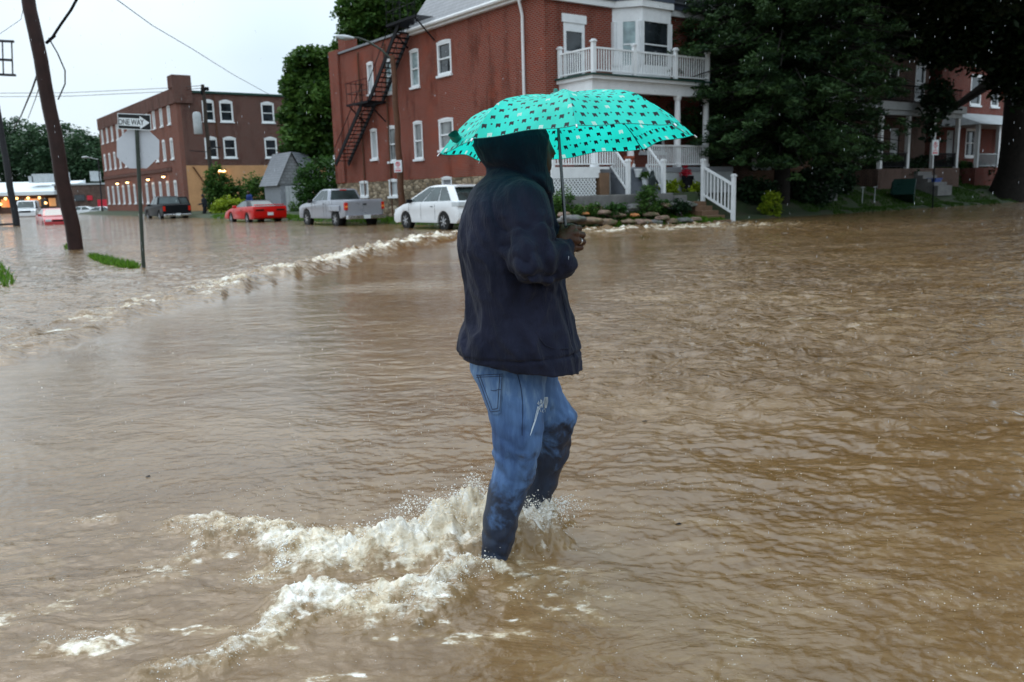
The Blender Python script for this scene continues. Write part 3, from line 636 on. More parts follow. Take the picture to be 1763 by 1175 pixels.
MB(o2).box(MV+.35, MU, -.3, XE, MU+.35, 4.097).build('stucco_wall', 'tan', h2)
MB(o2).box(MV+.35, MU+.35, MT-.5, XE-.3, UE-.35, MT-.3).build('roof', 'slate', h2)
cb_ = MB(o2); cb_.box(MV-.12, MU-.12, MT-.9, MV-.003, UE, MT+.15); cb_.box(MV-.12, MU-.12, MT+.153, MV+.4, UE, MT+.3); cb_.box(MV-.2, MU-.2, MT-.9, MV+1.3, MU-.003, MT+1.3); cb_.box(MV-.2, MU-.003, MT+.303, MV+1.3, MU+1.2, MT+1.3)
cb_.box(MV-.1, MU+3, 3.75, MV-.003, UE, 4.1)
cb_.build('parapet', 'brickB', h2)
MB(o2).box(MV+1.33, MU-.15, MT-.05, XE+.1, MU-.003, MT+.12).build('gutter', 'green', h2)
for f_ in fh: window(h2, o2, 1, MU, *f_, fw=.12, arch=.16)
for f_ in side_holes: window(h2, o2, 0, MV, *f_, fw=.1, pane='offwhite', arch=.12, rail=False)
dn = MB(o2); dn.tube([(MV+.9, MU-.06, 4.0), (MV+3.2, MU-.06, .2)], .05, 6); dn.tube([(MV+3.1, MU-.06, MT-.2), (MV+3.1, MU-.06, .2)], .06, 6); dn.build('downspout', 'rust', h2)
for px, py in ((281, 304), (254.5, 309), (219, 314), (202, 316)):
    v, u, z = PV(px, py, MV-.35); u = min(u, UE-1)
    lm = MB(o2); lm.tube([(MV, u, z+.1), (MV-.3, u, z+.16)], .03, 6); lm.lathe([(.02, .14), (.16, .02), (.17, 0)], (MV-.35, u, z), 10); lo2 = lm.build('wall_lamp', 'iron', h2)
    MB(o2).sphere((MV-.35, u, z-.02), .15, 6, (1, 1, .7)).build('bulb', 'lampglow', lo2)
v, u, z = PU(382, 293, MU-.3); lm = MB(o2); lm.box(v-.35, MU-.4, z, v+.35, MU-.003, z+.08); lo2 = lm.build('wall_lamp', 'iron', h2); MB(o2).sphere((v, MU-.25, z-.08), .2, 6, (1.6, 1, .6)).build('bulb', 'lampglow', lo2)

# ------------------------------------------------------------------ houses on the right, half hidden by trees
def row_house(name, label, v0, v1, wallm, u=HU+.4, porch_u=23.2, z_porch=5.0, iron=False, gable=False, base=1.9, wins=(), doors=(), colp='white', ht=8.6):
    r, o = sthing(name, label, 'house', v0, u, 0)
    m_ = MB(o).wall(1, u, u+.3, v0, v1, base-1.2, ht, list(wins)+[d[:4] for d in doors]); m_.box(v0, u+.3, 0, v0+.3, u+11, ht); m_.box(v1-.3, u+.3, 0, v1, u+11, ht); m_.box(v0+.3, u+10.7, 0, v1-.3, u+11, ht)
    m_.build('wall', wallm, r)
    for w_ in wins: window(r, o, 1, u, *w_, fw=.1)
    for d in doors: MB(o).box(d[0]+.01, u+.08, d[2], d[1]-.01, u+.13, d[3]-.01).build('door', 'offwhite', r)
    rf_ = MB(o); rf_.add([(v0-.3, u-.4, ht), (v1+.3, u-.4, ht), (v1+.3, u+11.3, ht), (v0-.3, u+11.3, ht), (v0+1, u+1.2, ht+2.6), (v1-1, u+1.2, ht+2.6), (v1-1, u+9.7, ht+2.6), (v0+1, u+9.7, ht+2.6)],
        [(0, 1, 5, 4), (1, 2, 6, 5), (2, 3, 7, 6), (3, 0, 4, 7), (4, 5, 6, 7), (3, 2, 1, 0)]); rf_.build('roof', 'slate', r)
    MB(o).box(v0-.1, u-.35, ht-.45, v1+.1, u-.003, ht-.003).build('cornice', 'bluegrey', r)
    MB(o).box(v0+.2, porch_u, base-1.2, v1-.2, u-.003, base).build('porch_floor', wallm, r)
    pr_ = MB(o)
    if gable:
        pr_.add([(v0, porch_u-.3, z_porch-.35), (v1, porch_u-.3, z_porch-.35), (v1, u-.01, z_porch-.35), (v0, u-.01, z_porch-.35), (v0+.9, u-.01, z_porch+.5), (v1-.9, u-.01, z_porch+.5)], [(0, 1, 5, 4), (0, 4, 3), (1, 2, 5), (0, 3, 2, 1), (2, 3, 4, 5)])
    else: pr_.box(v0+.1, porch_u-.15, z_porch-.12, v1-.1, u-.01, z_porch+.25); pr_.box(v0+.25, porch_u, z_porch-.35, v1-.25, porch_u+.2, z_porch-.123)
    pr_.build('porch_roof', 'offwhite', r)
    k = 3
    for i in range(k+1):
        x = v0+.45+(v1-v0-.9)*i/k; MB(o).box(x-.1, porch_u+.02, base, x+.1, porch_u+.2, z_porch-.36).build('porch_column', colp, r)
    for i in (0, 2):
        pl_ = MB(o); balustrade(pl_, (v0+.45+(v1-v0-.9)*i/k, porch_u+.1, base), (v0+.45+(v1-v0-.9)*(i+1)/k, porch_u+.1, base), .75, .13); pl_.build('porch_railing', 'iron' if iron else 'offwhite', r)
    if iron:
        b_ = MB(o); balustrade(b_, (v0+.3, porch_u+.05, z_porch+.25), (v1-.3, porch_u+.05, z_porch+.25), .85, .13, bal=.02); balustrade(b_, (v0+.3, porch_u+.05, z_porch+.25), (v0+.3, u, z_porch+.25), .85, .13, bal=.02); b_.build('balcony_railing', 'iron', r)
    s_ = MB(o); cxm = (v0+v1)/2
    for i in range(5): s_.box(cxm-.7+.002*i, porch_u-1.3+.27*i, base-1.4, cxm+.7-.002*i, porch_u-.003, base-.9+.18*i)
    s_.build('steps', 'concrete', r)
    return r, o
row_house('row_house', 'tan brick house with white columned porch behind the big evergreen', 29.6, 37.0, 'brickO', wins=[(31, 32.2, 6, 7.6), (34.2, 35.4, 6, 7.6), (30.4, 31.6, 2.7, 4.2)], doors=[(33.0, 34.0, 1.9, 4.1)])
row_house('row_house', 'dark brick house with black iron balcony railing above its porch', 39.2, 47.6, 'brickC', wins=[(40.6, 41.4, 5.9, 7.2), (43.6, 44.5, 5.9, 7.1), (46.2, 47.2, 5.6, 7.5), (41, 42.4, 2.6, 4.1)], doors=[(44.0, 44.9, 1.9, 4.1)], iron=True, z_porch=4.85)
row_house('row_house', 'bright red brick house with white hipped porch roof beside the huge trunk', 49.0, 57.2, 'brickD', wins=[(52.4, 53.7, 5.6, 7.3), (55, 56, 5.6, 7.3), (52.2, 53.4, 2.6, 4.2)], doors=[(50.0, 50.9, 1.9, 4.1)], gable=True, z_porch=4.6)

# ------------------------------------------------------------------ shed, far store and far block
sh, os_ = sthing('garden_shed', 'small grey shed with shingled gable and white plank door behind the silver pickup', 'shed', 22.2, 56, 0)
a, b_ = PU(480, 320, 56)[0], PU(529, 320, 56)[0]; zt = PU(505, 263, 56)[2]; ze = PU(505, 318, 56)[2]; mid_ = PU(500, 263, 56)[0]
MB(os_).box(a+.1, 56.05, -.3, b_-.1, 59, ze).build('wall', 'grey', sh)
MB(os_).prism([(a-.1, ze+.0), (b_+.1, ze+.0), (mid_, zt)], 1, 56.0, 56.05).build('gable', 'shedroof', sh)
r_ = MB(os_); r_.add([(a-.18, 55.85, ze-.06), (mid_, 55.85, zt+.05), (mid_, 59.3, zt+.05), (a-.18, 59.3, ze-.06), (b_+1.6, 56.3, ze+.1), (b_+1.6, 59.3, ze+.1), (mid_+1.9, 57.6, zt), (b_+.15, 55.85, ze-.04)],
    [(0, 1, 2, 3), (1, 7, 4, 6), (1, 6, 2), (2, 6, 4, 5)]); r_.build('roof', 'slate', sh)
d_ = MB(os_)
for i in range(5): x0 = a+.45+i*(b_-a-.75)/5; d_.box(x0, 56.0-.02, .2, x0+(b_-a-.75)/5-.02, 56.048, ze-.1)
d_.build('door', 'offwhite', sh)

st_, ost = thing('store_building', 'long low store with white roof and warm lit front at the far left', 'store', (-66, 128, 0)), (0, 0, 0)
def lx(px, py, Y=128): p = AY(px, py, Y); return p
def xz(px, py, Y=128): p = AY(px, py, Y); return p[0]+66, p[2]
x0 = xz(-120, 330)[0]; x1 = xz(92, 330)[0]; zt = xz(40, 311)[1]; zm = xz(40, 331)[1]
r_ = MB(); r_.add([(x0, -.8, zm), (x1+.5, -.8, zm), (x1+.5, 9, zt), (x0, 9, zt), (x0, -.8, zm-.5), (x1+.5, -.8, zm-.5), (x1+.5, 9, zm-.5), (x0, 9, zm-.5)], [(0, 1, 2, 3), (7, 6, 5, 4), (0, 4, 5, 1), (1, 5, 6, 2), (2, 6, 7, 3), (3, 7, 4, 0)])
r_.build('roof', 'signwhite', st_)
MB().box(x0, 1.5, -.3, x1, 9, zm-.5).build('wall', 'brickC', st_)
for i in range(14):
    xx = x0+.8+i*(x1-x0-1.5)/14; f_ = MB().box(xx, 1.35, .9, xx+1.5, 1.497, zm-1.0).build('shop_window', 'shopwin' if i % 3 else 'glassd', st_)
for i in range(18):
    xx = x0+2+(x1-x0-3)*((i*7) % 18)/18; MB().sphere((xx, .9, zm-.9-.8*(i % 2)), .2, 5).build('hanging_lamp', 'shopglow', st_)
for px, wd, hh in ((34, .7, .6), (50, 2.4, .9), (89, .5, 1.1), (143, .7, 1.1)):
    x, z = xz(px, 312); MB().box(x-wd/2, 3, zt-.3, x+wd/2, 5, zt-.3+hh+.4).build('roof_unit', 'offwhite', st_)
h4 = thing('brick_block', 'low dull brick building with red trim between the leaning pole and the mill', 'building', (-66, 128, 0))
xa, xb = xz(94, 330)[0], xz(186, 330)[0]; zz = xz(140, 319)[1]
MB().box(xa, 0, -.3, xb, 10, zz).build('wall', 'brickC', h4)
MB().box(xa-.2, -.2, zz+.003, xb+.2, 10, zz+.25).build('coping', 'offwhite', h4)
for k_, (p0, p1, y0, y1, mt) in enumerate(((128, 147, 336, 346, 'glassd'), (150, 160, 337, 345, 'signred'), (168, 186, 344, 356, 'signred'), (100, 108, 335, 350, 'glassd'))):
    a0, zt_ = xz(p0, y0); a1, zb_ = xz(p1, y1); MB().box(a0, -.12, max(.1, zb_), a1, -.003, zt_).build('window' if mt == 'glassd' else 'red_panel', mt, h4)

# ------------------------------------------------------------------ vehicles (local: x right, y forward, z up from the road)
def arch_pts(yc, r, z0, n=9):
    a0 = math.asin(min(1, max(-1, (z0-r*.95)/r))) if False else 0
    return [(yc+r*math.cos(math.pi*i/n), z0+r*math.sin(math.pi*i/n)) for i in range(n+1)]
def make_vehicle(root, paint, L_, W_, prof, wheels, wr, cabin, glassm='glassc', zsill=.3, roofmat=None, cab_back=None, rims='chrome', cabin_mat=None):
    """prof: upper outline from the rear bottom over the top to the front bottom, (y,z); cabin: (yb0,yb1,yt0,yt1,zb,zt,wb,wt)"""
    ys = sorted(wheels); ar = wr*1.17
    low = []
    for yc in reversed(ys): low += arch_pts(yc, ar, zsill, 10)
    poly = list(prof)+low
    mb = MB(); hw = W_/2
    mb.prism(poly, 0, -hw, hw)
    body = mb.build('body', paint, root, smooth=35, bevel=.045)
    yb0, yb1, yt0, yt1, zb, zt, wb, wt = cabin
    ze_ = zt-.06; pr_ = [(yb0, zb)]+[(yt0+(yt1-yt0)*k/8, ze_+.06*(1-abs(2*(k/8)**.85-1)**2.2)) for k in range(9)]+[(yb1, zb)]; n_ = len(pr_)
    xw = lambda z: wb+(wt-wb)*(z-zb)/(zt-zb)
    c = MB(); c.add([(-xw(z), y, z) for y, z in pr_]+[(xw(z), y, z) for y, z in pr_], [tuple(range(n_-1, -1, -1)), tuple(range(n_, 2*n_))]+[(i, (i+1) % n_, n_+(i+1) % n_, n_+i) for i in range(n_)])
    c.build('cabin', cabin_mat or paint, root, smooth=35, bevel=.06)
    def P(sx, y, z, off=.006):
        t_ = (z-zb)/(zt-zb); return (sx*(wb+(wt-wb)*t_+off), y, z)
    def ylim(z): t_ = (z-zb)/(ze_-zb); return yb0+(yt0-yb0)*t_, yb1+(yt1-yb1)*t_
    for end, nm in ((0, 'rear_window'), (1, 'windshield')):
        z1, z2 = zb+.07*(zt-zb)+.02, zt-.13*(zt-zb); g = MB(); o_ = -.008 if end == 0 else .008
        y1 = ylim(z1)[end]+o_; y2 = ylim(z2)[end]+o_
        w1, w2 = P(1, 0, z1, -.11)[0], P(1, 0, z2, -.11)[0]
        g.add([(-w1, y1, z1), (w1, y1, z1), (w2, y2, z2), (-w2, y2, z2), (-w1, y1-o_*4, z1), (w1, y1-o_*4, z1), (w2, y2-o_*4, z2), (-w2, y2-o_*4, z2)], [(0, 1, 2, 3), (7, 6, 5, 4), (0, 4, 5, 1), (1, 5, 6, 2), (2, 6, 7, 3), (3, 7, 4, 0)])
        g.build(nm, glassm, root)
    return body, P, ylim, (zb, zt)
def side_glass(root, P, ylim, zlim, splits, glassm='glassc', m0=.16, m1=.16):
    zb, zt = zlim; z1, z2 = zb+.04, zt-.125*(zt-zb)
    a1, b1 = ylim(z1); a2, b2 = ylim(z2); a1 += m0; a2 += m0; b1 -= m1; b2 -= m1
    for sx in (-1, 1):
        for s0, s1 in splits:
            q = [P(sx, a1+(b1-a1)*s0, z1), P(sx, a1+(b1-a1)*s1, z1), P(sx, a2+(b2-a2)*s1, z2), P(sx, a2+(b2-a2)*s0, z2)]
            q2 = [(x-sx*.03, y, z) for x, y, z in q]
            MB().add(q+q2, [(0, 1, 2, 3), (7, 6, 5, 4), (0, 4, 5, 1), (1, 5, 6, 2), (2, 6, 7, 3), (3, 7, 4, 0)]).build('side_window', glassm, root)
def wheels_(root, ys, wr, hw, wd=.22, rim='chrome'):
    for y in ys:
        for sx in (-1, 1):
            x = sx*(hw-wd/2-.01)
            tw = MB().lathe([(wr*.62, -wd/2), (wr*.93, -wd/2), (wr, -wd*.36), (wr, wd*.36), (wr*.93, wd/2), (wr*.62, wd/2)], (x, y, wr), 20, axis=0).build('wheel', 'rubber', root, smooth=True)
            r_ = MB(); xo = x+sx*(wd/2-.03)
            r_.lathe([(wr*.6, -.02), (wr*.6, .02), (wr*.52, .02), (wr*.5, -.01)], (xo, y, wr), 20, axis=0)
            for k in range(7):
                a_ = 2*math.pi*k/7; r_.beam((xo+sx*.015, y, wr), (xo+sx*.015, y+math.cos(a_)*wr*.55, wr+math.sin(a_)*wr*.55), .035, .055, up=(1, 0, 0))
            r_.lathe([(.07, -.01), (.06, .03)], (xo, y, wr), 10, axis=0); r_.build('rim', rim, tw)
def seams(root, hw, ys, z0, z1):
    for sx in (-1, 1):
        for y in ys: MB().box(sx*(hw-.01), y-.007, z0, sx*(hw+.0035), y+.007, z1).build('door_seam', 'rubber', root)
        MB().box(sx*(hw-.01), ys[0]+.12, z1-.12, sx*(hw+.02), ys[0]+.27, z1-.09).build('door_handle', 'rubber', root)
def mirrors(root, x, y, z, mat):
    for sx in (-1, 1): MB().box(sx*(x-.02), y-.05, z, sx*(x+.2), y+.06, z+.15).build('side_mirror', mat, root, bevel=.02)
def plate(root, y, z, x=0): MB().box(x-.16, y-.01, z, x+.16, y+.006, z+.16).build('licence_plate', 'signwhite', root)
def lens(root, nm, mat, x0, x1, y0, y1, z0, z1):
    for sx in (-1, 1): MB().box(sx*x0, y0, z0, sx*x1, y1, z1).build(nm, mat, root, bevel=.015)
def street_pt(v, px): # point at lateral position v seen in column px
    d = ray(px, 345.); t_ = v/(d@B_); return v, t_*(d@A_)

# white suv
v, u = 17.0, (street_pt(16.0, 697)[1]+street_pt(16.0, 757)[1])/2
car = thing('suv', 'white suv parked in the flood beside the brick house, right of the silver pickup', 'suv', SW(v, u, -.07), TH)
b, P_, yl, zl = make_vehicle(car, 'whitecar', 4.7, 1.87, [(-2.2, .3), (-2.33, .42), (-2.36, .72), (-2.26, 1.0), (-2.1, 1.1), (.95, 1.06), (1.55, .98), (2.05, .84), (2.3, .62), (2.34, .4), (2.2, .26)], (-1.35, 1.4), .37, (-2.2, 1.5, -1.5, .12, 1.03, 1.67, .88, .6))
side_glass(car, P_, yl, zl, [(0, .27), (.285, .635), (.65, 1)], m0=.34); wheels_(car, (-1.35, 1.4), .37, .935); seams(car, .935, (-.78, .22, 1.12), .42, 1.0)
mirrors(car, .9, .95, 1.02, 'blackcar'); lens(car, 'tail_light', 'headlight', .6, .945, -2.37, -1.95, .9, 1.05); lens(car, 'headlight', 'headlight', .55, .88, 2.1, 2.32, .66, .8); plate(car, -2.37, .7)
MB().box(-.55, -1.75, 1.56, .55, -1.42, 1.63).build('spoiler', 'whitecar', car, bevel=.02)
lens(car, 'reflector', 'taillight', .62, .84, -2.375, -2.3, .42, .47)
# silver pickup
v, u = 16.9, (street_pt(15.95, 524)[1]+street_pt(15.95, 577)[1])/2
car = thing('pickup_truck', 'silver pickup truck parked in the flood by the shed, tailgate towards the camera', 'pickup truck', SW(v, u, -.12), TH)
prof = [(-2.5, .5), (-2.56, .55), (-2.58, 1.2), (-2.52, 1.24), (-.55, 1.24), (.1, 1.22), (1.35, 1.16), (2.1, 1.06), (2.42, .95), (2.5, .6), (2.45, .42)]
b, P_, yl, zl = make_vehicle(car, 'silver', 5.1, 1.86, prof, (-1.55, 1.6), .39, (-.72, 1.2, -.52, .42, 1.2, 1.74, .84, .66), zsill=.42)
side_glass(car, P_, yl, zl, [(0, .36), (.4, 1)], m0=.12); wheels_(car, (-1.55, 1.6), .39, .95); seams(car, .93, (-.62, -.35, .95), .5, 1.18)
MB().box(-.83, -2.62, .52, .83, -2.585, 1.16).build('tailgate', 'silver', car, bevel=.02)
MB().box(-.08, -2.64, 1.0, .08, -2.622, 1.06).build('tailgate_handle', 'rubber', car)
MB().box(-.92, -2.82, .4, .92, -2.6, .57).build('rear_bumper', 'chrome', car, bevel=.03)
for sx in (-1, 1):
    MB().box(sx*.93, -2.1, .75, sx*1.0, -1.0, 1.0).build('wheel_flare', 'silver', car, bevel=.03)
lens(car, 'tail_light', 'taillight', .8, .95, -2.63, -2.5, .8, 1.12); lens(car, 'headlight', 'headlight', .6, .88, 2.35, 2.48, .75, .95); plate(car, -2.83, .42)
lens(car, 'indicator', 'amber', .81, .945, -2.64, -2.6, .9, .98)
MB().box(-.15, -.56, 1.66, .15, -.5, 1.7).build('brake_light', 'taillight', car)
mirrors(car, .9, .95, 1.12, 'rubber')
# red sports car
v, u = 16.9, (street_pt(16., 399)[1]+street_pt(16., 424)[1])/2+.2
car = thing('sports_car', 'bright red sports car with black soft top, standing in water before the bushes', 'sports car', SW(v, u, -.14), TH)
b, P_, yl, zl = make_vehicle(car, 'redcar', 4.9, 1.88, [(-2.3, .3), (-2.42, .38), (-2.48, .75), (-2.42, .98), (-2.2, 1.0), (-1.3, .98), (.6, .94), (1.4, .86), (2.1, .7), (2.42, .5), (2.4, .3)], (-1.35, 1.3), .33, (-1.75, 1.0, -.95, .1, .92, 1.32, .8, .6), cabin_mat='softtop')
side_glass(car, P_, yl, zl, [(.2, 1)]); wheels_(car, (-1.35, 1.3), .33, .94); seams(car, .94, (-.7, .75), .35, .9)
MB().box(-.8, -2.45, 1.04, .8, -2.2, 1.09).build('spoiler', 'redcar', car, bevel=.015)
lens(car, 'tail_light', 'taillight', .32, .86, -2.5, -2.44, .72, .86); lens(car, 'headlight', 'headlight', .5, .8, 2.3, 2.4, .52, .64); plate(car, -2.49, .5); mirrors(car, .84, .55, .9, 'redcar')
for sx in (-1, 1): MB().box(sx*.36, -2.505, .75, sx*.8, -2.485, .83).build('lamp_cover', 'blackcar', car)
# black pickup with open door
v = 17.0; u = street_pt(v, 302)[1]
car = thing('pickup_truck', 'black pickup truck with its right door open, standing in water near the mill', 'pickup truck', SW(v, u+2.6, -.25), TH)
prof = [(-2.7, .5), (-2.76, .55), (-2.78, 1.22), (-2.72, 1.26), (-.75, 1.26), (.1, 1.26), (1.35, 1.2), (2.3, 1.1), (2.62, .98), (2.7, .6), (2.65, .42)]
b, P_, yl, zl = make_vehicle(car, 'blackcar', 5.4, 1.95, prof, (-1.65, 1.75), .4, (-.95, 1.3, -.72, .55, 1.24, 1.86, .88, .7), zsill=.42)
side_glass(car, P_, yl, zl, [(0, .46), (.5, 1)]); wheels_(car, (-1.65, 1.75), .4, .98)
MB().box(-.95, -2.98, .42, .95, -2.8, .58).build('rear_bumper', 'chrome', car, bevel=.03); lens(car, 'tail_light', 'taillight', .8, .96, -2.82, -2.72, .8, 1.14); plate(car, -2.99, .46); mirrors(car, .92, .95, 1.15, 'blackcar')
dd = MB(); dd.prism([(0, .5), (1.0, .5), (1.0, 1.2), (.75, 1.8), (.1, 1.8), (0, 1.2)], 1, -.04, .04)
do = dd.build('open_door', 'blackcar', car, bevel=.02); do.location = (.98, .85, 0); do.rotation_euler = (0, 0, R(-12))
pn_ = MB().prism([(.12, 1.22), (.9, 1.22), (.7, 1.72), (.16, 1.72)], 1, -.05, .05).build('door_window', 'glassc', do)
# flooded cars and van at the far left
def sedan(label, paint, loc, rz, group=None, nm='sedan_car'):
    car = thing(nm, label, 'car', loc, rz, group)
    b, P_, yl, zl = make_vehicle(car, paint, 4.5, 1.78, [(-2.2, .3), (-2.26, .7), (-2.2, .98), (-1.4, 1.0), (.8, .96), (1.5, .88), (2.05, .78), (2.24, .6), (2.24, .3)], (-1.3, 1.35), .32, (-1.75, 1.15, -1.05, .3, .94, 1.42, .84, .62))
    side_glass(car, P_, yl, zl, [(0, .46), (.5, 1)]); wheels_(car, (-1.3, 1.35), .32, .89)
    lens(car, 'headlight', 'headlight', .5, .82, 2.12, 2.26, .62, .76); lens(car, 'tail_light', 'taillight', .5, .84, -2.28, -2.2, .7, .86); mirrors(car, .86, .75, .94, paint)
    MB().box(-.45, 2.2, .62, .45, 2.25, .72).build('grille', 'blackcar', car); plate(car, -2.27, .5)
    return car
p = G(67, 388); e = math.atan2(p[0], p[1])
sedan('faded red sedan stranded up to its bumper beside the dark pole at far left', 'redcar2', (p[0], p[1]+2.0, -.42), math.pi-(-e)*1.0+R(0) if False else math.pi+(-e)+R(6))
p = AY(148, 350, 104); sedan('white car sunk to its windows just right of the big leaning pole', 'whitecar', (p[0]-.8, 104, -.55), TH+R(62))
p = AY(166, 350, 101); sedan('white low sedan sunk to its windows nearest the mill end wall', 'whitecar', (p[0]+.1, 101, -.62), TH+R(70))
van = thing('van', 'white van facing the camera behind the stranded red sedan', 'van', (AY(47, 350, 92)[0], 92, -.35), math.pi+R(22))
b, P_, yl, zl = make_vehicle(van, 'whitecar', 5.2, 1.95, [(-2.5, .4), (-2.55, 1.2), (1.3, 1.2), (1.9, 1.12), (2.4, 1.0), (2.5, .8), (2.5, .4)], (-1.6, 1.7), .36, (-2.5, 1.65, -2.42, .95, 1.18, 2.05, .93, .8), zsill=.4)
side_glass(van, P_, yl, zl, [(.62, 1)]); wheels_(van, (-1.6, 1.7), .36, .97); lens(van, 'headlight', 'headlight', .6, .9, 2.4, 2.52, .8, .96); MB().box(-.55, 2.48, .78, .55, 2.53, .98).build('grille', 'blackcar', van); mirrors(van, .95, 1.5, 1.2, 'blackcar')

# ------------------------------------------------------------------ poles, signs, wires
def pole_between(name, label, base, top, r0, r1, mat, cat='pole', ext=0):
    b_ = np.array(base); t_ = np.array(top); t_ = t_+(t_-b_)*ext
    r = thing(name, label, cat, base); n = 14; wob = .02 if r0 > .08 else 0
    pts = [tuple((b_+(t_-b_)*i/n)-np.array(base)+np.array([wob*math.sin(i*1.7), wob*math.cos(i), 0])) for i in range(n+1)]; pts[0] = (0, 0, -.5)
    MB().tube(pts, [r0+(r1-r0)*i/n for i in range(n+1)], 12).build('pole_shaft', mat, r, smooth=True)
    return r, b_, t_
bp = G(131, 430); tp = AY(50, 0, bp[1]-.2); UP, b_, t_ = pole_between('utility_pole', 'thick brown wooden utility pole leaning left in the flood', bp, tp, .2, .16, 'wood', 'pole', .35)
bk = MB(); q = AY(88, 68, bp[1])-b_; bk.beam((q[0]-.15, q[1], q[2]-.1), (q[0]+.12, q[1], q[2]+.1), .06); bk.build('bracket', 'iron', UP)
bp2 = G(29, 389); bp2 = bp2*np.array([1, 1, 0]); tp2 = AY(-2, 205, bp2[1]); P2, b2, t2 = pole_between('utility_pole', 'dark pole with crossarms at the left edge, beside the stranded red sedan', bp2, tp2, .2, .15, 'darkwood', 'pole', .75)
ca = MB()
for py, xr in ((72, 24), (104, 20), (130, 27)):
    l_ = AY(-40, py-3, bp2[1])-bp2; r_ = AY(xr, py, bp2[1])-bp2; ca.beam(l_, r_, .1, .14)
for xx in (4, 20): a1_ = AY(xx, 72, bp2[1])-bp2; a2_ = AY(xx+2, 130, bp2[1])-bp2; ca.beam(a1_, a2_, .06)
ca.build('crossarm', 'darkwood', P2)
MB().beam((-.9, -.3, .1), (.1, -.2, .12), .12).build('base_board', 'darkwood', P2)
# sign post: one way + back of stop sign
bs_ = G(247, 461); ts = AY(234, 196, bs_[1]); SPO, b_, t_ = pole_between('street_sign', 'street sign post with one way arrow above the blank back of an octagonal sign', bs_, ts, .036, .036, 'galv', 'sign')
SY = bs_[1]
def rel(px, py, dy=0): return AY(px, py, SY+dy)-bs_
def board(name, pts, mat, dy0, dy1, parent):
    q = [rel(x, y) for x, y in pts]; n = len(q); return MB().add([(a[0], dy0, a[2]) for a in q]+[(a[0], dy1, a[2]) for a in q], [tuple(range(n)), tuple(range(2*n-1, n-1, -1))]+[(i, (i+1) % n, n+(i+1) % n, n+i) for i in range(n)]).build(name, mat, parent)
oc = [(236+38.5*1.03*math.cos(R(22.5+45*k)), 256+36*1.03*math.sin(R(22.5+45*k))) for k in range(8)]
board('octagon_sign', oc, 'signback', .04, .046, SPO)
ow = board('one_way_sign', [(204, 195.5), (261, 198), (262.5, 225.5), (205, 222.5)], 'signwhite', -.05, -.044, SPO)
board('sign_face', [(205.2, 196.8), (260, 199.2), (261.3, 224.2), (206.3, 221.3)], 'signblack', -.053, -.0501, ow)
board('arrow', [(206.5, 203.3), (242.5, 205), (242.2, 200.6), (259.5, 212.2), (243.6, 223.0), (243.3, 218.6), (207.3, 216.6)], 'signwhite', -.056, -.0531, ow)
def text_mesh(name, body, mat, size, loc, rot, parent, wscale=1., ext=.001):
    cu_ = bpy.data.curves.new('t', 'FONT'); cu_.body = body; cu_.size = size; cu_.extrude = ext; cu_.align_x = 'CENTER'; cu_.align_y = 'CENTER'; cu_.offset = size*.012
    o_ = bpy.data.objects.new('t', cu_); COL.objects.link(o_); bpy.context.view_layer.update()
    me = bpy.data.meshes.new_from_object(o_.evaluated_get(bpy.context.evaluated_depsgraph_get())); bpy.data.objects.remove(o_)
    for v_ in me.vertices: v_.co.x *= wscale
    ob = link(name, me, mat, parent); ob.location = loc; ob.rotation_euler = rot; return ob
c_ = rel(229.5, 211.5); text_mesh('lettering', 'ONE WAY', 'signblack', .145, (c_[0]-.02, -.0575, c_[2]), (R(90), R(2.8), 0), ow, .72)
# thin lamp pole far left and pole with transformer near the mill
bq = AY(176, 362, 96); bq[2] = -.1; r_, b_, t_ = pole_between('street_lamp', 'thin dark street lamp standing before the mill end wall', bq, AY(169, 275, 96), .09, .06, 'darkwood', 'street lamp')
a_ = AY(169, 275, 96)-bq; MB().tube([a_, (a_[0]-1.2, a_[1], a_[2]+.3)], .04, 6).sphere((a_[0]-1.4, a_[1], a_[2]+.28), .25, 5, (1.6, 1, .5)).build('lamp_head', 'offwhite', r_)
YT = 66.; bt = AY(366, 330, YT); bt[2] = .1; tt = AY(349, 146, YT); r_, b_, t_ = pole_between('utility_pole', 'pole with grey transformer can in front of the mill windows', bt, tt, .18, .13, 'bark', 'pole')
tc = AY(342, 212, YT)-bt; MB().lathe([(.28, -.85), (.31, -.8), (.31, .6), (.24, .75), (.05, .8)], (tc[0], -.25, tc[2]), 14).build('transformer', 'offwhite', r_, smooth=True)
q = AY(350, 150, YT)-bt; MB().box(q[0]-.15, -.2, q[2]-.6, q[0]-.05, .1, q[2]-.1).box(q[0]+.1, -.3, q[2]-.3, q[0]+.45, -.1, q[2]-.05).build('insulator', 'iron', r_)
q = AY(360, 262, YT)-bt; MB().tube([(q[0], -.1, q[2]), (q[0]-1.2, -.8, q[2]+.1)], .03, 6).tube([(q[0], -.1, q[2]+.3), (q[0]+1.1, -.5, q[2]+.3)], .05, 6).build('arm', 'iron', r_)
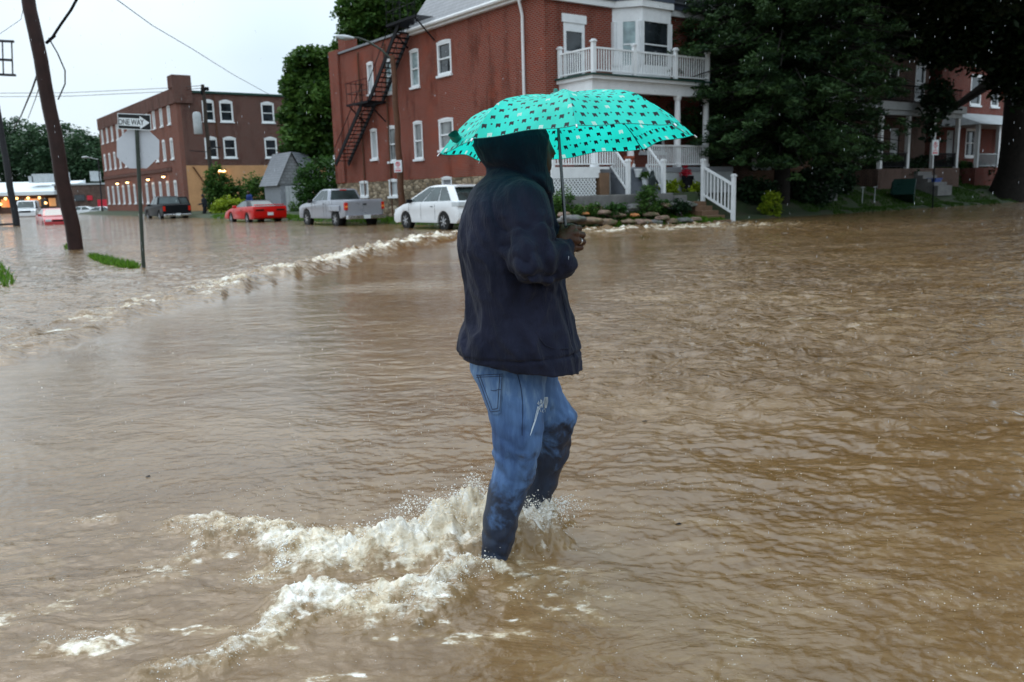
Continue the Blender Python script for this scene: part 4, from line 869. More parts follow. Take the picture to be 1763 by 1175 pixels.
# brown pole with cobra-head street lamp beside the red house, no parking sign
PB = PV(692, 345, 18.6); PT = PV(676, 96, 18.6); pb = SW(PB[0], PB[1], .1); pt = SW(PT[0], PT[1], PT[2])
LP, b_, t_ = pole_between('street_lamp', 'brown pole with curved lamp arm standing against the red brick house', pb, pt, .16, .11, 'rust', 'street lamp')
Yl = pt[1]; rl = lambda px, py: AY(px, py, Yl)-np.array(pb)
arm = [rl(*p) for p in ((675, 103), (655, 85), (634, 72), (618, 66), (603, 64))]; MB().tube(arm, [.045, .045, .04, .035, .03], 8).build('lamp_arm', 'galv', LP, smooth=True)
hd = rl(594, 65); lh = MB(); lh.lathe([(.02, -.42), (.13, -.36), (.2, -.1), (.19, .1), (.1, .36), (.03, .42)], (0, 0, 0), 14, axis=0); ho = lh.build('lamp_head', 'offwhite', LP, smooth=True); ho.location = hd; ho.scale = (1, 1, .55); ho.rotation_euler = (0, R(6), 0)
MB().sphere((-.1, 0, -.12), .15, 6, (1.3, 1, .6)).build('lens', 'glasspale', ho)
def no_parking(root, c, w_, h_, ang=0.):
    c = Vector(c); s_ = MB().box(-w_/2, -.006, -h_/2, w_/2, 0, h_/2).build('sign_board', 'signwhite', root, bevel=.0); s_.location = c; s_.rotation_euler = (0, 0, ang)
    ring = MB(); n = 20
    for k in range(n):
        a0, a1 = 2*math.pi*k/n, 2*math.pi*(k+1)/n; ring.beam((w_*.24*math.cos(a0), -.0085, h_*.18+w_*.24*math.sin(a0)), (w_*.24*math.cos(a1), -.0085, h_*.18+w_*.24*math.sin(a1)), .004, .035)
    ring.beam((-w_*.17, -.0085, h_*.18+w_*.17), (w_*.17, -.0085, h_*.18-w_*.17), .004, .035); ring.box(-w_*.38, -.009, -h_*.42, w_*.38, -.0065, -h_*.32); ring.build('red_symbol', 'signred', s_)
    text_mesh('lettering', 'P', 'signblack', w_*.42, (0, -.0075, h_*.18), (R(90), 0, 0), s_, .9); text_mesh('lettering', 'NO\nPARKING', 'signred', w_*.17, (0, -.009, -h_*.16), (R(90), 0, 0), s_)
sg = rl(688, 287); no_parking(LP, (sg[0]-.02, -.25, sg[2]), .36, .52, R(-12))
nb = PU(1605, 366, 20.6); nbt = PU(1610, 246, 20.6); nbw = np.array(SW(nb[0], nb[1], .1)); ntw = np.array(SW(nbt[0], nbt[1], nbt[2]))
r_, b_, t_ = pole_between('parking_sign', 'thin post with no parking sign on the lawn beside the green bin', nbw, ntw, .03, .03, 'iron', 'sign')
no_parking(r_, (ntw-nbw)+np.array([.0, -.05, -.22]), .5, .68, R(30))
# cables
def cable(label, pts, rad=.02, cat='cable', grp=None):
    n = []
    for i in range(len(pts)-1):
        a, b = np.array(pts[i]), np.array(pts[i+1])
        for k in range(8):
            t_ = k/8; p = a+(b-a)*t_; n.append(p)
    n.append(np.array(pts[-1])); o0 = n[0]
    o_ = MB().tube([p-o0 for p in n], rad, 6).build('overhead_cable', 'iron', None, smooth=True); o_.location = o0; return tag(o_, label, cat, grp)
YP = bp[1]
cable('black cable running up right from the bracket of the leaning pole', [AY(88, 68, YP-.3), AY(105, 42, YP-.5), AY(122, 18, YP-.8), AY(148, -30, YP-1.4)], .035)
cable('thin looping cable hanging right of the leaning pole', [AY(84, 66, YP-.2), AY(99, 92, YP-.3), AY(112, 122, YP-.3), AY(112, 145, YP-.3), AY(100, 172, YP-.3)], .018)
cable('thick cable slanting down left behind the leaning pole', [AY(70, 112, YP+1), AY(55, 155, YP+8), AY(36, 200, YP+22), AY(24, 222, bp2[1])], .03)
cable('thin cable slanting down left behind the leaning pole, lower of two', [AY(74, 128, YP+1), AY(62, 168, YP+8), AY(48, 205, YP+24)], .014)
cable('long cable crossing the sky from top left down towards the mill', [AY(196, -4, 30), AY(262, 44, 36), AY(330, 84, 44), AY(400, 128, 54), AY(480, 172, 66)], .017)
cable('upper of two far cables left of the mill', [AY(-30, 161, 80), AY(120, 160, 80), AY(290, 152, 80), AY(345, 148, YT)], .022)
cable('lower of two far cables left of the mill', [AY(-30, 167, 80), AY(120, 166, 80), AY(290, 158, 80), AY(347, 152, YT)], .022)
cable('faint cable at the top left corner of the sky', [AY(44, -5, 26), AY(36, 34, 26), AY(-20, 72, 30)], .008)

# ------------------------------------------------------------------ foliage
def leaf_mesh(name, mat, parent, cent, rad, per, size, droop=0, flat=1., aspect=2.2, seed=0, center=None):
    """leaf-sized quads scattered in clumps: cent (n,3), rad (n,) clump radii"""
    rg = np.random.default_rng(seed); n = len(cent); N = n*per; c = np.repeat(cent, per, 0); r = np.repeat(rad, per)
    d = rg.normal(size=(N, 3)); d /= np.linalg.norm(d, axis=1)[:, None]; d *= (rg.random(N)**.45)[:, None]; d[:, 2] *= flat
    p = c+d*r[:, None]; p[:, 2] -= droop*np.hypot(d[:, 0], d[:, 1])*r
    t1 = rg.normal(size=(N, 3)); t1[:, 2] = t1[:, 2]*.5-.25*(droop > 0); t1 /= np.linalg.norm(t1, axis=1)[:, None]
    nn = rg.normal(size=(N, 3))+np.array([0, 0, .9]); t2 = np.cross(nn, t1); t2 /= np.linalg.norm(t2, axis=1)[:, None]+1e-9
    s = size*(.6+.8*rg.random(N)); t1 = t1*(s*aspect/2)[:, None]; t2 = t2*(s/2)[:, None]
    V = np.stack([p-t1, p+t2-.15*t1, p+t1, p-t2-.15*t1], 1).reshape(-1, 3); Fq = np.arange(N*4).reshape(-1, 4)
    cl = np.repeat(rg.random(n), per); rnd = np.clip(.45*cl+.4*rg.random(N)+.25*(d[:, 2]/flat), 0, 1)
    return npmesh(name, V, Fq, mat, parent, smooth=False, attrs={'rnd': np.repeat(rnd, 4)})
LM = dict(ever=leafmat('evergreen_needles', (.006, .022, .010), (.055, .105, .03), .1), dark=leafmat('dark_leaves', (.006, .018, .009), (.025, .055, .018), .15),
          mid=leafmat('green_leaves', (.015, .05, .01), (.09, .17, .03), .3), far=leafmat('far_leaves', (.02, .05, .025), (.06, .11, .05), .2), yel=leafmat('yellow_green_leaves', (.08, .15, .01), (.35, .42, .03), .35),
          grass=leafmat('grass_blades', (.035, .1, .008), (.12, .24, .02), .3), ivy=leafmat('ivy_leaves', (.012, .045, .008), (.05, .12, .02), .25), lawn=leafmat('shaded_lawn_blades', (.015, .045, .004), (.055, .12, .012), .25), red=leafmat('red_petals', (.25, .01, .02), (.4, .02, .04), .2))  # lawn: darker copy of grass, shade of the right-hand lawn put into its colour
def blob_points(rg, blobs, n):
    """points on / near the surface of a union of ellipsoids (cx,cy,cz,rx,ry,rz)"""
    out = []; w_ = np.array([b[3]*b[4]+b[3]*b[5] for b in blobs]); w_ = w_/w_.sum()
    for b, k in zip(blobs, (w_*n).astype(int)+1):
        d = rg.normal(size=(k, 3)); d /= np.linalg.norm(d, axis=1)[:, None]; d *= (.55+.5*rg.random(k)**.6)[:, None]
        out.append(np.array(b[:3])+d*np.array(b[3:]))
    return np.concatenate(out)
def tree(name, label, base, blobs, trunk, mat, nclump, per, crad, lsize, seed, barkm='bark', cat='tree', group=None, droop=0, flat=.8, limbs=6, aspect=2.):
    rg = np.random.default_rng(seed); r = thing(name, label, cat, base, 0, group); c = blob_points(rg, blobs, nclump)
    leaf_mesh('crown', mat, r, c, crad*(.6+.8*rg.random(len(c))), per, lsize, droop, flat, aspect, seed)
    tb = MB(); h_, r0_, r1_ = trunk[:3]; lean = trunk[3] if len(trunk) > 3 else (0, 0)
    pts = [(lean[0]*t_+.12*math.sin(t_*5+seed)*r0_*2, lean[1]*t_, -.4+(h_+.4)*t_) for t_ in np.linspace(0, 1, 8)]
    tb.tube(pts, [r0_*(1.35 if i == 0 else 1)+(r1_-r0_)*i/7 for i in range(8)], 12)
    for k in range(limbs):
        b = blobs[int(rg.integers(len(blobs)))]; z0 = h_*(.45+.5*rg.random()); t_ = z0/h_; s_ = (lean[0]*t_, lean[1]*t_, z0); e_ = (b[0]+rg.normal()*b[3]*.3, b[1]+rg.normal()*b[4]*.3, b[2]+rg.normal()*b[5]*.3)
        m_ = ((s_[0]+e_[0])/2+rg.normal()*.2, (s_[1]+e_[1])/2, (s_[2]*.4+e_[2]*.6)); tb.tube([s_, m_, e_], [r1_*.7, r1_*.45, r1_*.12], 7)
    tb.build('trunk', barkm, r, smooth=True); return r
def rel_blobs(base, lst, Yd):
    """lst: (px,py,rx_px,rz_px,dY) -> blobs relative to base at distance Yd"""
    out = []
    for px, py, rx, rz, dy in lst:
        p = AY(px, py, Yd+dy); s = (Yd+dy)/F; out.append((p[0]-base[0], p[1]-base[1], p[2]-base[2], rx*s, rx*s, rz*s))
    return out
# far tree line at the left
k = 0
for px, tw, top, Yd, lab in ((-10, 40, 208, 165, 'leftmost tree of the far tree line above the store roof'), (34, 44, 205, 170, 'far tree above the white store roof, tallest of the line'), (70, 38, 212, 160, 'far tree just left of the leaning pole'), (112, 42, 215, 172, 'far tree just right of the leaning pole'), (146, 36, 226, 158, 'far tree above the dull brick block'), (176, 34, 228, 168, 'far tree partly behind the mill end wall')):
    base = AY(px, 350, Yd); base[2] = .3
    bl = rel_blobs(base, [(px, top+30, tw*.72, 27, 0), (px-tw*.45, top+62, tw*.6, 32, 2), (px+tw*.45, top+60, tw*.6, 34, -2), (px, top+84, tw*.7, 30, 1)], Yd)
    tree('far_tree', lab, base, bl, (9, .4, .2), LM['far'], 260, 26, 1.3, .34, 40+k, group='far tree line', limbs=3); k += 1
# tree right of the mill
Yd = 62; base = AY(535, 350, Yd); base[2] = .2
tree('leafy_tree', 'dense green tree between the mill and the red brick house', base, rel_blobs(base, [(538, 108, 26, 22, 0), (515, 112, 18, 20, 1), (528, 150, 36, 30, 1), (553, 180, 32, 34, -1), (508, 160, 17, 22, 0), (522, 205, 34, 30, 0), (500, 205, 14, 18, 1), (545, 240, 32, 34, 0), (566, 125, 20, 26, 1), (512, 245, 24, 22, -1), (560, 150, 22, 26, 0)], Yd), (9, .3, .15), LM['mid'], 800, 34, .5, .19, 60)
Yd = 62; base = AY(655, 350, Yd); base[2] = .2
tree('leafy_tree', 'tree with yellowing leaves rising behind the roof and fire escape', base, rel_blobs(base, [(655, 20, 62, 48, 0), (615, 40, 30, 34, -1), (700, 15, 40, 45, 1), (630, 85, 36, 26, 2), (600, 100, 26, 30, 2), (720, 50, 30, 30, 1), (575, 110, 22, 22, 2)], Yd), (14, .4, .2), LM['mid'], 1000, 38, .55, .17, 61)
# big evergreen in front of the tan house
EV = PU(1345, 366, 22.3); eb = np.array(SW(EV[0], EV[1], .2)); Yd = eb[1]
def evergreen(base, H, Rm, zlow, seed, name, label, nl=30):
    rg = np.random.default_rng(seed); r = thing(name, label, 'tree', base); tb = MB(); tb.tube([(0, 0, -.4), (0, 0, H*.5), (.05, 0, H)], [.36, .22, .03], 12); C_ = []; Rr = []
    for i in range(nl):
        z = zlow+(H-zlow)*(i/nl)**1.05; t_ = (z-zlow)/(H-zlow); ln = Rm*(1-t_**1.5)*(.8+.25*math.sin(t_*3)); nb_ = 14 if t_ < .7 else 9
        for k in range(nb_):
            a_ = 2*math.pi*(k+rg.random()*.8)/nb_; l_ = ln*(.72+.4*rg.random()); zz = z+rg.normal()*.2; tip = np.array([math.cos(a_)*l_, math.sin(a_)*l_, zz-.10*l_+rg.normal()*.2])
            tb.tube([(0, 0, zz-.1), (tip[0]*.55, tip[1]*.55, zz+.12), tuple(tip)], [.07, .04, .012], 5)
            for s in np.linspace(.22, 1, max(3, int(l_/.45))): q = np.array([0, 0, zz])*(1-s)+tip*s; q[2] += .18*math.sin(s*3.1); C_.append(q+rg.normal(size=3)*.14); Rr.append(.5*(1.15-.45*s))
    tb.build('trunk', 'barkdark', r, smooth=True); C_ = np.array(C_)+np.array([-.5, 0, 0]); leaf_mesh('crown', LM['ever'], r, C_, np.array(Rr), 60, .06, .3, .4, 3.6, seed); return r
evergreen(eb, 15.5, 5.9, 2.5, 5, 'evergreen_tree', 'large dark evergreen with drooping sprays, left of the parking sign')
# giant tree at the right edge
gb = np.array(SW(*PU(1738, 345, 21.5)[:2], .3)); Yd = gb[1]
gl = rel_blobs(gb, [(1640, 20, 80, 60, -4), (1560, 10, 70, 50, -6), (1500, -20, 70, 60, -8), (1705, 55, 70, 55, -5), (1625, 75, 50, 34, -5), (1560, 55, 50, 36, -3), (1480, 60, 45, 45, 0), (1612, 172, 20, 30, -4), (1600, 218, 14, 20, -4), (1790, 100, 75, 80, -5), (1800, 0, 90, 70, -6), (1600, -60, 110, 70, -8), (1720, -70, 120, 80, -10), (1850, 60, 110, 90, -6), (1530, 35, 55, 40, 2), (1640, 45, 60, 45, 2), (1430, -150, 130, 60, -10), (1560, -170, 130, 60, -13), (1700, -180, 130, 70, -13), (1830, -150, 130, 80, -12), (1620, -240, 150, 70, -20), (1480, -230, 130, 60, -18), (1760, -260, 150, 80, -22)], Yd)  # crown blobs above the frame added to shade the front yards and houses
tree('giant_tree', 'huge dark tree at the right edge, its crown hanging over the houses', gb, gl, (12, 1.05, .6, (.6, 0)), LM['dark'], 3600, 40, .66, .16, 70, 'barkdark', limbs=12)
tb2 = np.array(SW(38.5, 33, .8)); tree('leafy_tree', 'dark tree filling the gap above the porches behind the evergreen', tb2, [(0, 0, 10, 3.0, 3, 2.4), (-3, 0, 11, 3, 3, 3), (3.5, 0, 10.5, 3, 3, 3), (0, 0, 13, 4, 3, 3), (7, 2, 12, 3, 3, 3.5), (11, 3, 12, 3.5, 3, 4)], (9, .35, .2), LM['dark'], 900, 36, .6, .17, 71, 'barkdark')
# unseen tree added beyond the right corner to shade the right-hand water
ob = np.array([17., 10., -.1]); tree('unseen_shade_tree', 'unseen tree added beyond the right edge, its crown shading the flooded street', ob, [(-5, 1, 10.5, 4.0, 4.5, 2.2), (-1, -2, 12, 5, 5, 3), (-4, 6, 11.5, 4, 4.5, 2.2), (2, 5, 13, 5, 5, 3), (-3, -4, 10.5, 4, 4, 2)], (9, .6, .35, (-1, 0)), LM['dark'], 900, 34, .8, .26, 72, 'barkdark')
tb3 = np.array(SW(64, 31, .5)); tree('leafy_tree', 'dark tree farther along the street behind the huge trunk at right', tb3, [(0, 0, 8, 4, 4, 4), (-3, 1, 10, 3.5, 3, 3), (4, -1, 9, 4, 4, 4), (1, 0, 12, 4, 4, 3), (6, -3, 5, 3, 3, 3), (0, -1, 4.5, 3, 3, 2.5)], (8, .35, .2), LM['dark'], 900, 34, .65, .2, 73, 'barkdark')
# bushes
def bush(label, v, u, z, rx, ry, rz, mat='mid', n=110, per=30, ls=.09, seed=1, name='bush', group=None, cr_=.3, cat='bush'):
    rg = np.random.default_rng(seed); r = thing(name, label, cat, SW(v, u, z), TH, group)
    c = blob_points(rg, [(0, 0, rz*.55, rx, ry, rz*.6), (rx*.4, 0, rz*.4, rx*.6, ry*.7, rz*.5), (-rx*.45, 0, rz*.45, rx*.6, ry*.7, rz*.5)], n); c[:, 2] = np.maximum(c[:, 2], .02)
    leaf_mesh('foliage', LM[mat], r, c, cr_*(.6+.8*rg.random(len(c))), per, ls, 0, .9, 2., seed)
    s_ = MB()
    for k in range(6): s_.tube([(rg.normal()*.05, rg.normal()*.05, -.2), (rg.normal()*rx*.4, rg.normal()*ry*.4, rz*.7)], [.03, .01], 5)
    s_.build('stem', 'bark', r); return r
def vp(px, py, U): p = PU(px, py, U); return p
q = PU(556, 345, 50); bush('tall ivy covered shrub between the grey shed and the red brick house', q[0], 50, .2, 1.5, 1.6, 3.1, 'ivy', 330, 34, .1, 81, 'ivy_shrub', cr_=.38)
for lab, px, U, rx, rz, mt, sd, nm in (('tall ragged shrub against the tan mill wall, left of the other bushes', 380, 66, 1.0, 3.2, 'mid', 82, 'bush'), ('broad bush behind the red sports car, left half', 420, 66, 2.4, 2.3, 'ivy', 83, 'bush'), ('broad bush behind the red sports car, nearest the shed', 462, 64, 2.0, 2.6, 'mid', 84, 'bush'), ('yellowish low bush left of the red sports car', 394, 63, 1.0, 1.0, 'yel', 85, 'bush')):
    q = PU(px, 350, U); bush(lab, q[0], U, .1, rx, 1.0, rz, mt, 150, 30, .12, sd, nm, cr_=.4)
bush('small weed clump at the shed door behind the silver pickup', PU(512, 355, 54)[0], 54, .1, .5, .4, .8, 'mid', 30, 20, .08, 86)
bush('soft green shrub below the porch lattice, just right of the person', PU(958, 345, 22)[0], 21.8, .3, .55, .4, .9, 'mid', 70, 30, .05, 87, cr_=.2)
bush('spiky iris-like clump growing by the retaining wall below the statue', PU(1118, 350, 21.3)[0], 21.4, .3, .38, .3, .95, 'mid', 60, 30, .05, 88, cr_=.18)
for _x, _u, _m, _l in ((1020, 21.5, 'mid', 'low weeds left of the orange rock in the flower bed'), (1060, 21.2, 'ivy', 'low green plants in the middle of the rock bed'), (1170, 21.4, 'dark', 'dark low shrub at the right end of the rock bed'), (1140, 21.7, 'ivy', 'leafy plant right of the iris clump by the retaining wall'), (990, 21.4, 'mid', 'leafy weeds at the left end of the rock bed')): bush(_l, PU(_x, 360, _u)[0], _u, .35, .42, .25, .4, _m, 46, 26, .05, 300+_x, cr_=.15)
bush('yellow green hosta clump right of the porch stairs', PU(1155, 320, 22.6)[0], 22.7, .95, .5, .3, .5, 'yel', 40, 26, .09, 89, cr_=.18)
bush('yellow green hosta clump under the dark planter near the rail', PU(1192, 320, 22.6)[0], 22.7, .95, .4, .3, .55, 'yel', 36, 26, .09, 90, cr_=.18)
bush('bright yellow green plant at the water edge below the evergreen', PU(1328, 360, 21)[0], 21, .1, .42, .35, .75, 'yel', 44, 26, .08, 91, cr_=.17)
for i, (px, py, U, rx, rz, lab) in enumerate(((1400, 350, 22, 1.2, 1.3, 'round dark shrub right of the evergreen trunk'), (1440, 345, 23, 1.1, 1.5, 'dark shrub left of the pair of white stakes'), (1550, 320, 24, 1.3, 1.2, 'dark hedge clump behind the green bin'), (1590, 315, 25, 1.4, 1.3, 'dark hedge clump behind the blue bin'), (1640, 315, 24.5, 1.5, 1.1, 'hedge clump below the red house porch'), (1680, 325, 24, 1.1, .9, 'low shrub against the giant trunk'), (1505, 310, 25, 1.2, 1.2, 'shrub in front of the dark brick house porch'), (1300, 345, 22.3, .7, .8, 'small dark shrub left of the evergreen trunk'))):
    q = PU(px, py, U); bush(lab, q[0], U, float(hground(np.array(q[0]), np.array(U))), rx, .8, rz, 'dark' if i != 4 else 'ivy', 110, 30, .09, 100+i)
# grass: lawn strip on the right, verge tufts on the left
def grass(label, pts, n, h, seed, gmt='grass'):
    rg = np.random.default_rng(seed); P = pts(rg, n); N = len(P); a_ = rg.random(N)*6.283; l_ = h*(.5+.8*rg.random(N)); w_ = .012+.01*rg.random(N)
    t_ = np.stack([np.cos(a_), np.sin(a_), np.zeros(N)], 1)*w_[:, None]; tip = P+np.stack([rg.normal(size=N)*l_*.4, rg.normal(size=N)*l_*.4, l_], 1)
    V = np.stack([P-t_, P+t_, tip], 1).reshape(-1, 3); o_ = npmesh('grass', V, np.arange(N*3).reshape(-1, 3), LM[gmt], None, False, {'rnd': np.repeat(rg.random(N), 3)})
    return tag(o_, label, 'grass', kind='stuff')
def strip(v0, v1, u0, u1):
    def f(rg, n):
        v_ = v0+(v1-v0)*rg.random(n); u_ = u0+(u1-u0)*rg.random(n); h_ = hground(v_, u_); ok = (h_ > -.02)&(fbm2(v_*.7, u_*.7, 3) > -.25); p = v_[:, None]*B_+u_[:, None]*A_; p[:, 2] = h_-.01; return p[ok]
    return f
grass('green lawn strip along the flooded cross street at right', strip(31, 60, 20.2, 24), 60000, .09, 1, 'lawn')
grass('weedy grass along the kerb beside the parked cars', strip(17.9, 19.9, 27, 60), 26000, .14, 2)
grass('grass between the garden rocks', strip(18.5, 25, 20.6, 22), 16000, .1, 3)
def patch(poly, z=.0):
    Q = np.array([G(x, y, z)[:2] for x, y in poly])
    def f(rg, n):
        lo_p, hi_p = Q.min(0), Q.max(0); p = lo_p+(hi_p-lo_p)*rg.random((n, 2)); ins = np.zeros(n, bool); j = len(Q)-1
        for i in range(len(Q)):
            c_ = ((Q[i, 1] > p[:, 1]) != (Q[j, 1] > p[:, 1])) & (p[:, 0] < (Q[j, 0]-Q[i, 0])*(p[:, 1]-Q[i, 1])/(Q[j, 1]-Q[i, 1]+1e-9)+Q[i, 0]); ins ^= c_; j = i
        p = p[ins]; return np.concatenate([p, np.full((len(p), 1), z-.03)], 1)
    return f
grass('grass tuft poking out of the flood left of the sign post', patch([(150, 442), (165, 440), (240, 458), (238, 463), (205, 461), (170, 452)]), 9000, .13, 4)
grass('green grass bank at the left edge of the picture', patch([(-40, 440), (0, 452), (26, 486), (22, 493), (-40, 494)]), 12000, .14, 5)
grass('small tuft at the foot of the leaning pole', patch([(110, 424), (122, 423), (128, 430), (112, 430)]), 900, .12, 6)
mdb = npmesh('verge', *(lambda Q: (np.concatenate([Q, [[Q[:, 0].mean(), Q[:, 1].mean(), .03]]]), np.array([[i, (i+1) % len(Q), len(Q)] for i in range(len(Q))])))(np.array([G(x, y, -.02)+np.array([0, 0, 0]) for x, y in [(148, 443), (165, 439), (245, 458), (240, 464), (205, 462), (170, 453)]])), gm); struct(mdb)
mdb = npmesh('verge', *(lambda Q: (np.concatenate([Q, [[Q[:, 0].mean(), Q[:, 1].mean(), .05]]]), np.array([[i, (i+1) % len(Q), len(Q)] for i in range(len(Q))])))(np.array([G(x, y, -.02) for x, y in [(-60, 438), (0, 450), (28, 486), (22, 494), (-60, 496)]])), gm); struct(mdb)

# ------------------------------------------------------------------ front garden: retaining wall, rocks, rail, steps, pots, statue, bins
rw, orw = sthing('retaining_wall', 'low grey concrete retaining wall below the white porch stairs', 'wall', 21, 22, 0)
x0 = 18.4; w_ = MB(orw); w_.box(x0, 21.95, .2, 23.6, 22.2, 1.08).box(23.6, 21.9, .2, 24.3, 22.15, .98); w_.build('wall_face', 'concrete', rw, bevel=.03)
def rock_mesh(seed, sx, sy, sz):
    rg = np.random.default_rng(seed); bm = bmesh.new(); bmesh.ops.create_icosphere(bm, subdivisions=3, radius=1)
    for v_ in bm.verts:
        n_ = v_.co.normalized(); d_ = 1+.32*float(pn3(np.array(n_.x*1.6+seed*3.1), np.array(n_.y*1.6), np.array(n_.z*1.6)))+.1*float(pn3(np.array(n_.x*5+seed), np.array(n_.y*5), np.array(n_.z*5))); v_.co = Vector((n_.x*d_*sx, n_.y*d_*sy, max(-.5, n_.z*d_)*sz))
    me = bpy.data.meshes.new('garden_rock'); bm.to_mesh(me); bm.free(); me.shade_smooth(); return me
def rockmat(name, c):
    t = NT(name); co = t.coord(); n = t.noise(co, 5, 6, .7); c1 = t.ramp(n, (.3, tuple(x*.35 for x in c)), (.55, c), (.75, tuple(min(1, x*1.4) for x in c))); gz = t.noise(co, 2, 3, .5)
    return t.set(Base_Color=t.mix(t.ramp(gz, (.55, (0, 0, 0)), (.68, (.7, .7, .7))), c1, (.035, .06, .012, 1)), Roughness=.6, Normal=t.bump(n, .8, .04))
RM = [rockmat('rock_tan', (.19, .125, .075)), rockmat('rock_grey', (.13, .125, .125)), rockmat('rock_pinkish', (.24, .15, .11)), rockmat('rock_orange', (.55, .2, .06))]
rocks = [(985, 374, .42, 1), (1015, 378, .4, 0), (1045, 380, .36, 0), (1060, 368, .3, 2), (1082, 379, .28, 0), (1105, 380, .34, 2), (1127, 381, .28, 1), (1000, 352, .3, 0), (1006, 364, .14, 3), (1040, 362, .24, 2), (1068, 360, .26, 1), (1090, 352, .3, 1), (1140, 372, .25, 2), (1155, 378, .3, 0), (1178, 376, .3, 1), (1198, 374, .22, 2), (972, 366, .24, 2), (1160, 352, .42, 1), (1185, 345, .36, 1), (1148, 348, .3, 0), (1030, 352, .28, 2), (1120, 366, .26, 0), (1093, 367, .2, 3)]
special = {8: 'small orange rock in the flooded flower bed, left end', 17: 'large grey boulder against the retaining wall end', 22: 'small orange-brown rock in the middle of the flower bed', 6: 'rounded grey rock at the water line below the statue', 0: 'long grey rock at the left end of the flower bed'}
RW = list(rocks)
for i, (px, py, s_, mt) in enumerate(rocks):
    U = 20.75 if py > 370 else 21.2 if py > 360 else 21.6
    q = PU(px, py, U); me = rock_mesh(200+i, s_*1.15, s_*.7, s_*.38); o_ = link('garden_rock', me, RM[mt]); z = min(max(float(hground(np.array(q[0]), np.array(U)))+.02, q[2]-.08), .62); o_.location = SW(q[0], U, z); o_.rotation_euler = (0, 0, TH+random.uniform(-.4, .4))
    tag(o_, special.get(i, ['rough tan', 'rough grey', 'pinkish', 'orange'][mt]+' garden rock among others edging the flooded flower bed below the white porch'), 'rock', 'rocks edging the flower bed')
# steps and rail to the street
fs, ofs = sthing('garden_steps', 'brown concrete steps leading down into the flood beside the white handrail', 'steps', 24.9, 21, 0)
s_ = MB(ofs)
for i in range(5): s_.box(24.25+.002*i, 20.55+.3*i, -.3, 25.2-.002*i, 22.3, .05+.17*i)
s_.build('treads', 'brownstep', fs, bevel=.01)
hr, ohr = sthing('handrail', 'white stair handrail with square balusters standing at the water edge', 'handrail', 25.3, 21, 0)
m1 = PV(1210, 347, 25.3); m2 = PV(1262, 373, 25.3); s_ = MB(ohr)
newel(s_, (25.3, m1[1], m1[2]), PV(1210, 278, 25.3)[2]-m1[2], .13); s_.build('post', 'white', hr, bevel=.008); s_ = MB(ohr); newel(s_, (25.3, m2[1], -.1), PV(1262, 304, 25.3)[2]+.1, .13)
s_.build('post', 'white', hr, bevel=.008)
r1_, r2_ = PV(1214, 289, 25.3)[2], PV(1260, 318, 25.3)[2]; s_ = MB(ohr); lw = PV(1214, 336, 25.3)[2]-r1_
a = Vector((25.3, m1[1]-.05, r1_)); b = Vector((25.3, m2[1]+.05, r2_)); s_.beam(a, b, .07, .09); s_.beam(a+Vector((0, 0, lw)), b+Vector((0, 0, lw)), .06, .08)
for i in range(1, 8): p = a+(b-a)*i/8; s_.beam(p+Vector((0, 0, lw)), p, .045)
s_.build('railing', 'white', hr)
def pot(label, v, u, z, r, h, mat, plantm=None, seed=0):
    t_, o = sthing('flower_pot', label, 'flower pot', v, u, z); MB(o).lathe([(r*.65, z), (r*.9, z+h*.8), (r*1.05, z+h*.82), (r*1.05, z+h), (r*.9, z+h)], (v, u, 0), 14).build('pot', mat, t_, smooth=True)
    if plantm:
        rg = np.random.default_rng(seed); c = rg.normal(size=(12, 3))*r*.6; c[:, 2] = h+abs(c[:, 2]); leaf_mesh('flowers', LM[plantm], t_, c, np.full(12, r*.6), 24, .05, seed=seed)
q = PU(1100, 295, 22.7); pot('upper white pot standing on the right side of the porch stairs', q[0], 22.75, 1.68, .15, .3, 'white')
q = PU(1111, 305, 22.4); pot('lower white pot standing on the right side of the porch stairs', q[0], 22.4, 1.37, .15, .3, 'white', 'mid', 5)
q = PU(1085, 285, 23.1); pot('square terracotta pot at the top of the porch stairs', q[0], 23.15, 2.06, .2, .4, 'terracotta')
q = PU(1184, 300, 22.6); pot('dark planter with red flowers near the white handrail', q[0], 22.6, .95, .22, .75, 'iron', 'red', 6)
q = PU(1122, 333, 22.1); sx_, z_ = q[0], 1.02
fl = lambda X, Y, Z: smin(smin(smin(cap(X, Y, Z, (0, 0, .25), (.02, 0, .55), .1, .12), cap(X, Y, Z, (.03, 0, .68), (.03, 0, .74), .07, .07), .04), smin(cap(X, Y, Z, (-.04, 0, .0), (-.02, 0, .28), .05, .08), cap(X, Y, Z, (.07, 0, .0), (.0, 0, .28), .05, .08), .03), .05), smin(cap(X, Y, Z, (.1, -.02, .55), (.17, -.12, .38), .045, .035), cap(X, Y, Z, (-.09, -.02, .55), (-.16, -.05, .33), .045, .035), .02), .03)
Vs, Fs_ = nets(fl, (-.3, -.25, -.1), (.3, .25, .9), .022); st2 = npmesh('garden_statue', Vs, Fs_, M['statue']); st2.location = SW(sx_, 22.1, z_); st2.rotation_euler = (0, 0, TH); st2.scale = (1.1, 1.1, 1.1); tag(st2, 'small dark statue of a standing figure beside the porch stairs', 'statue')
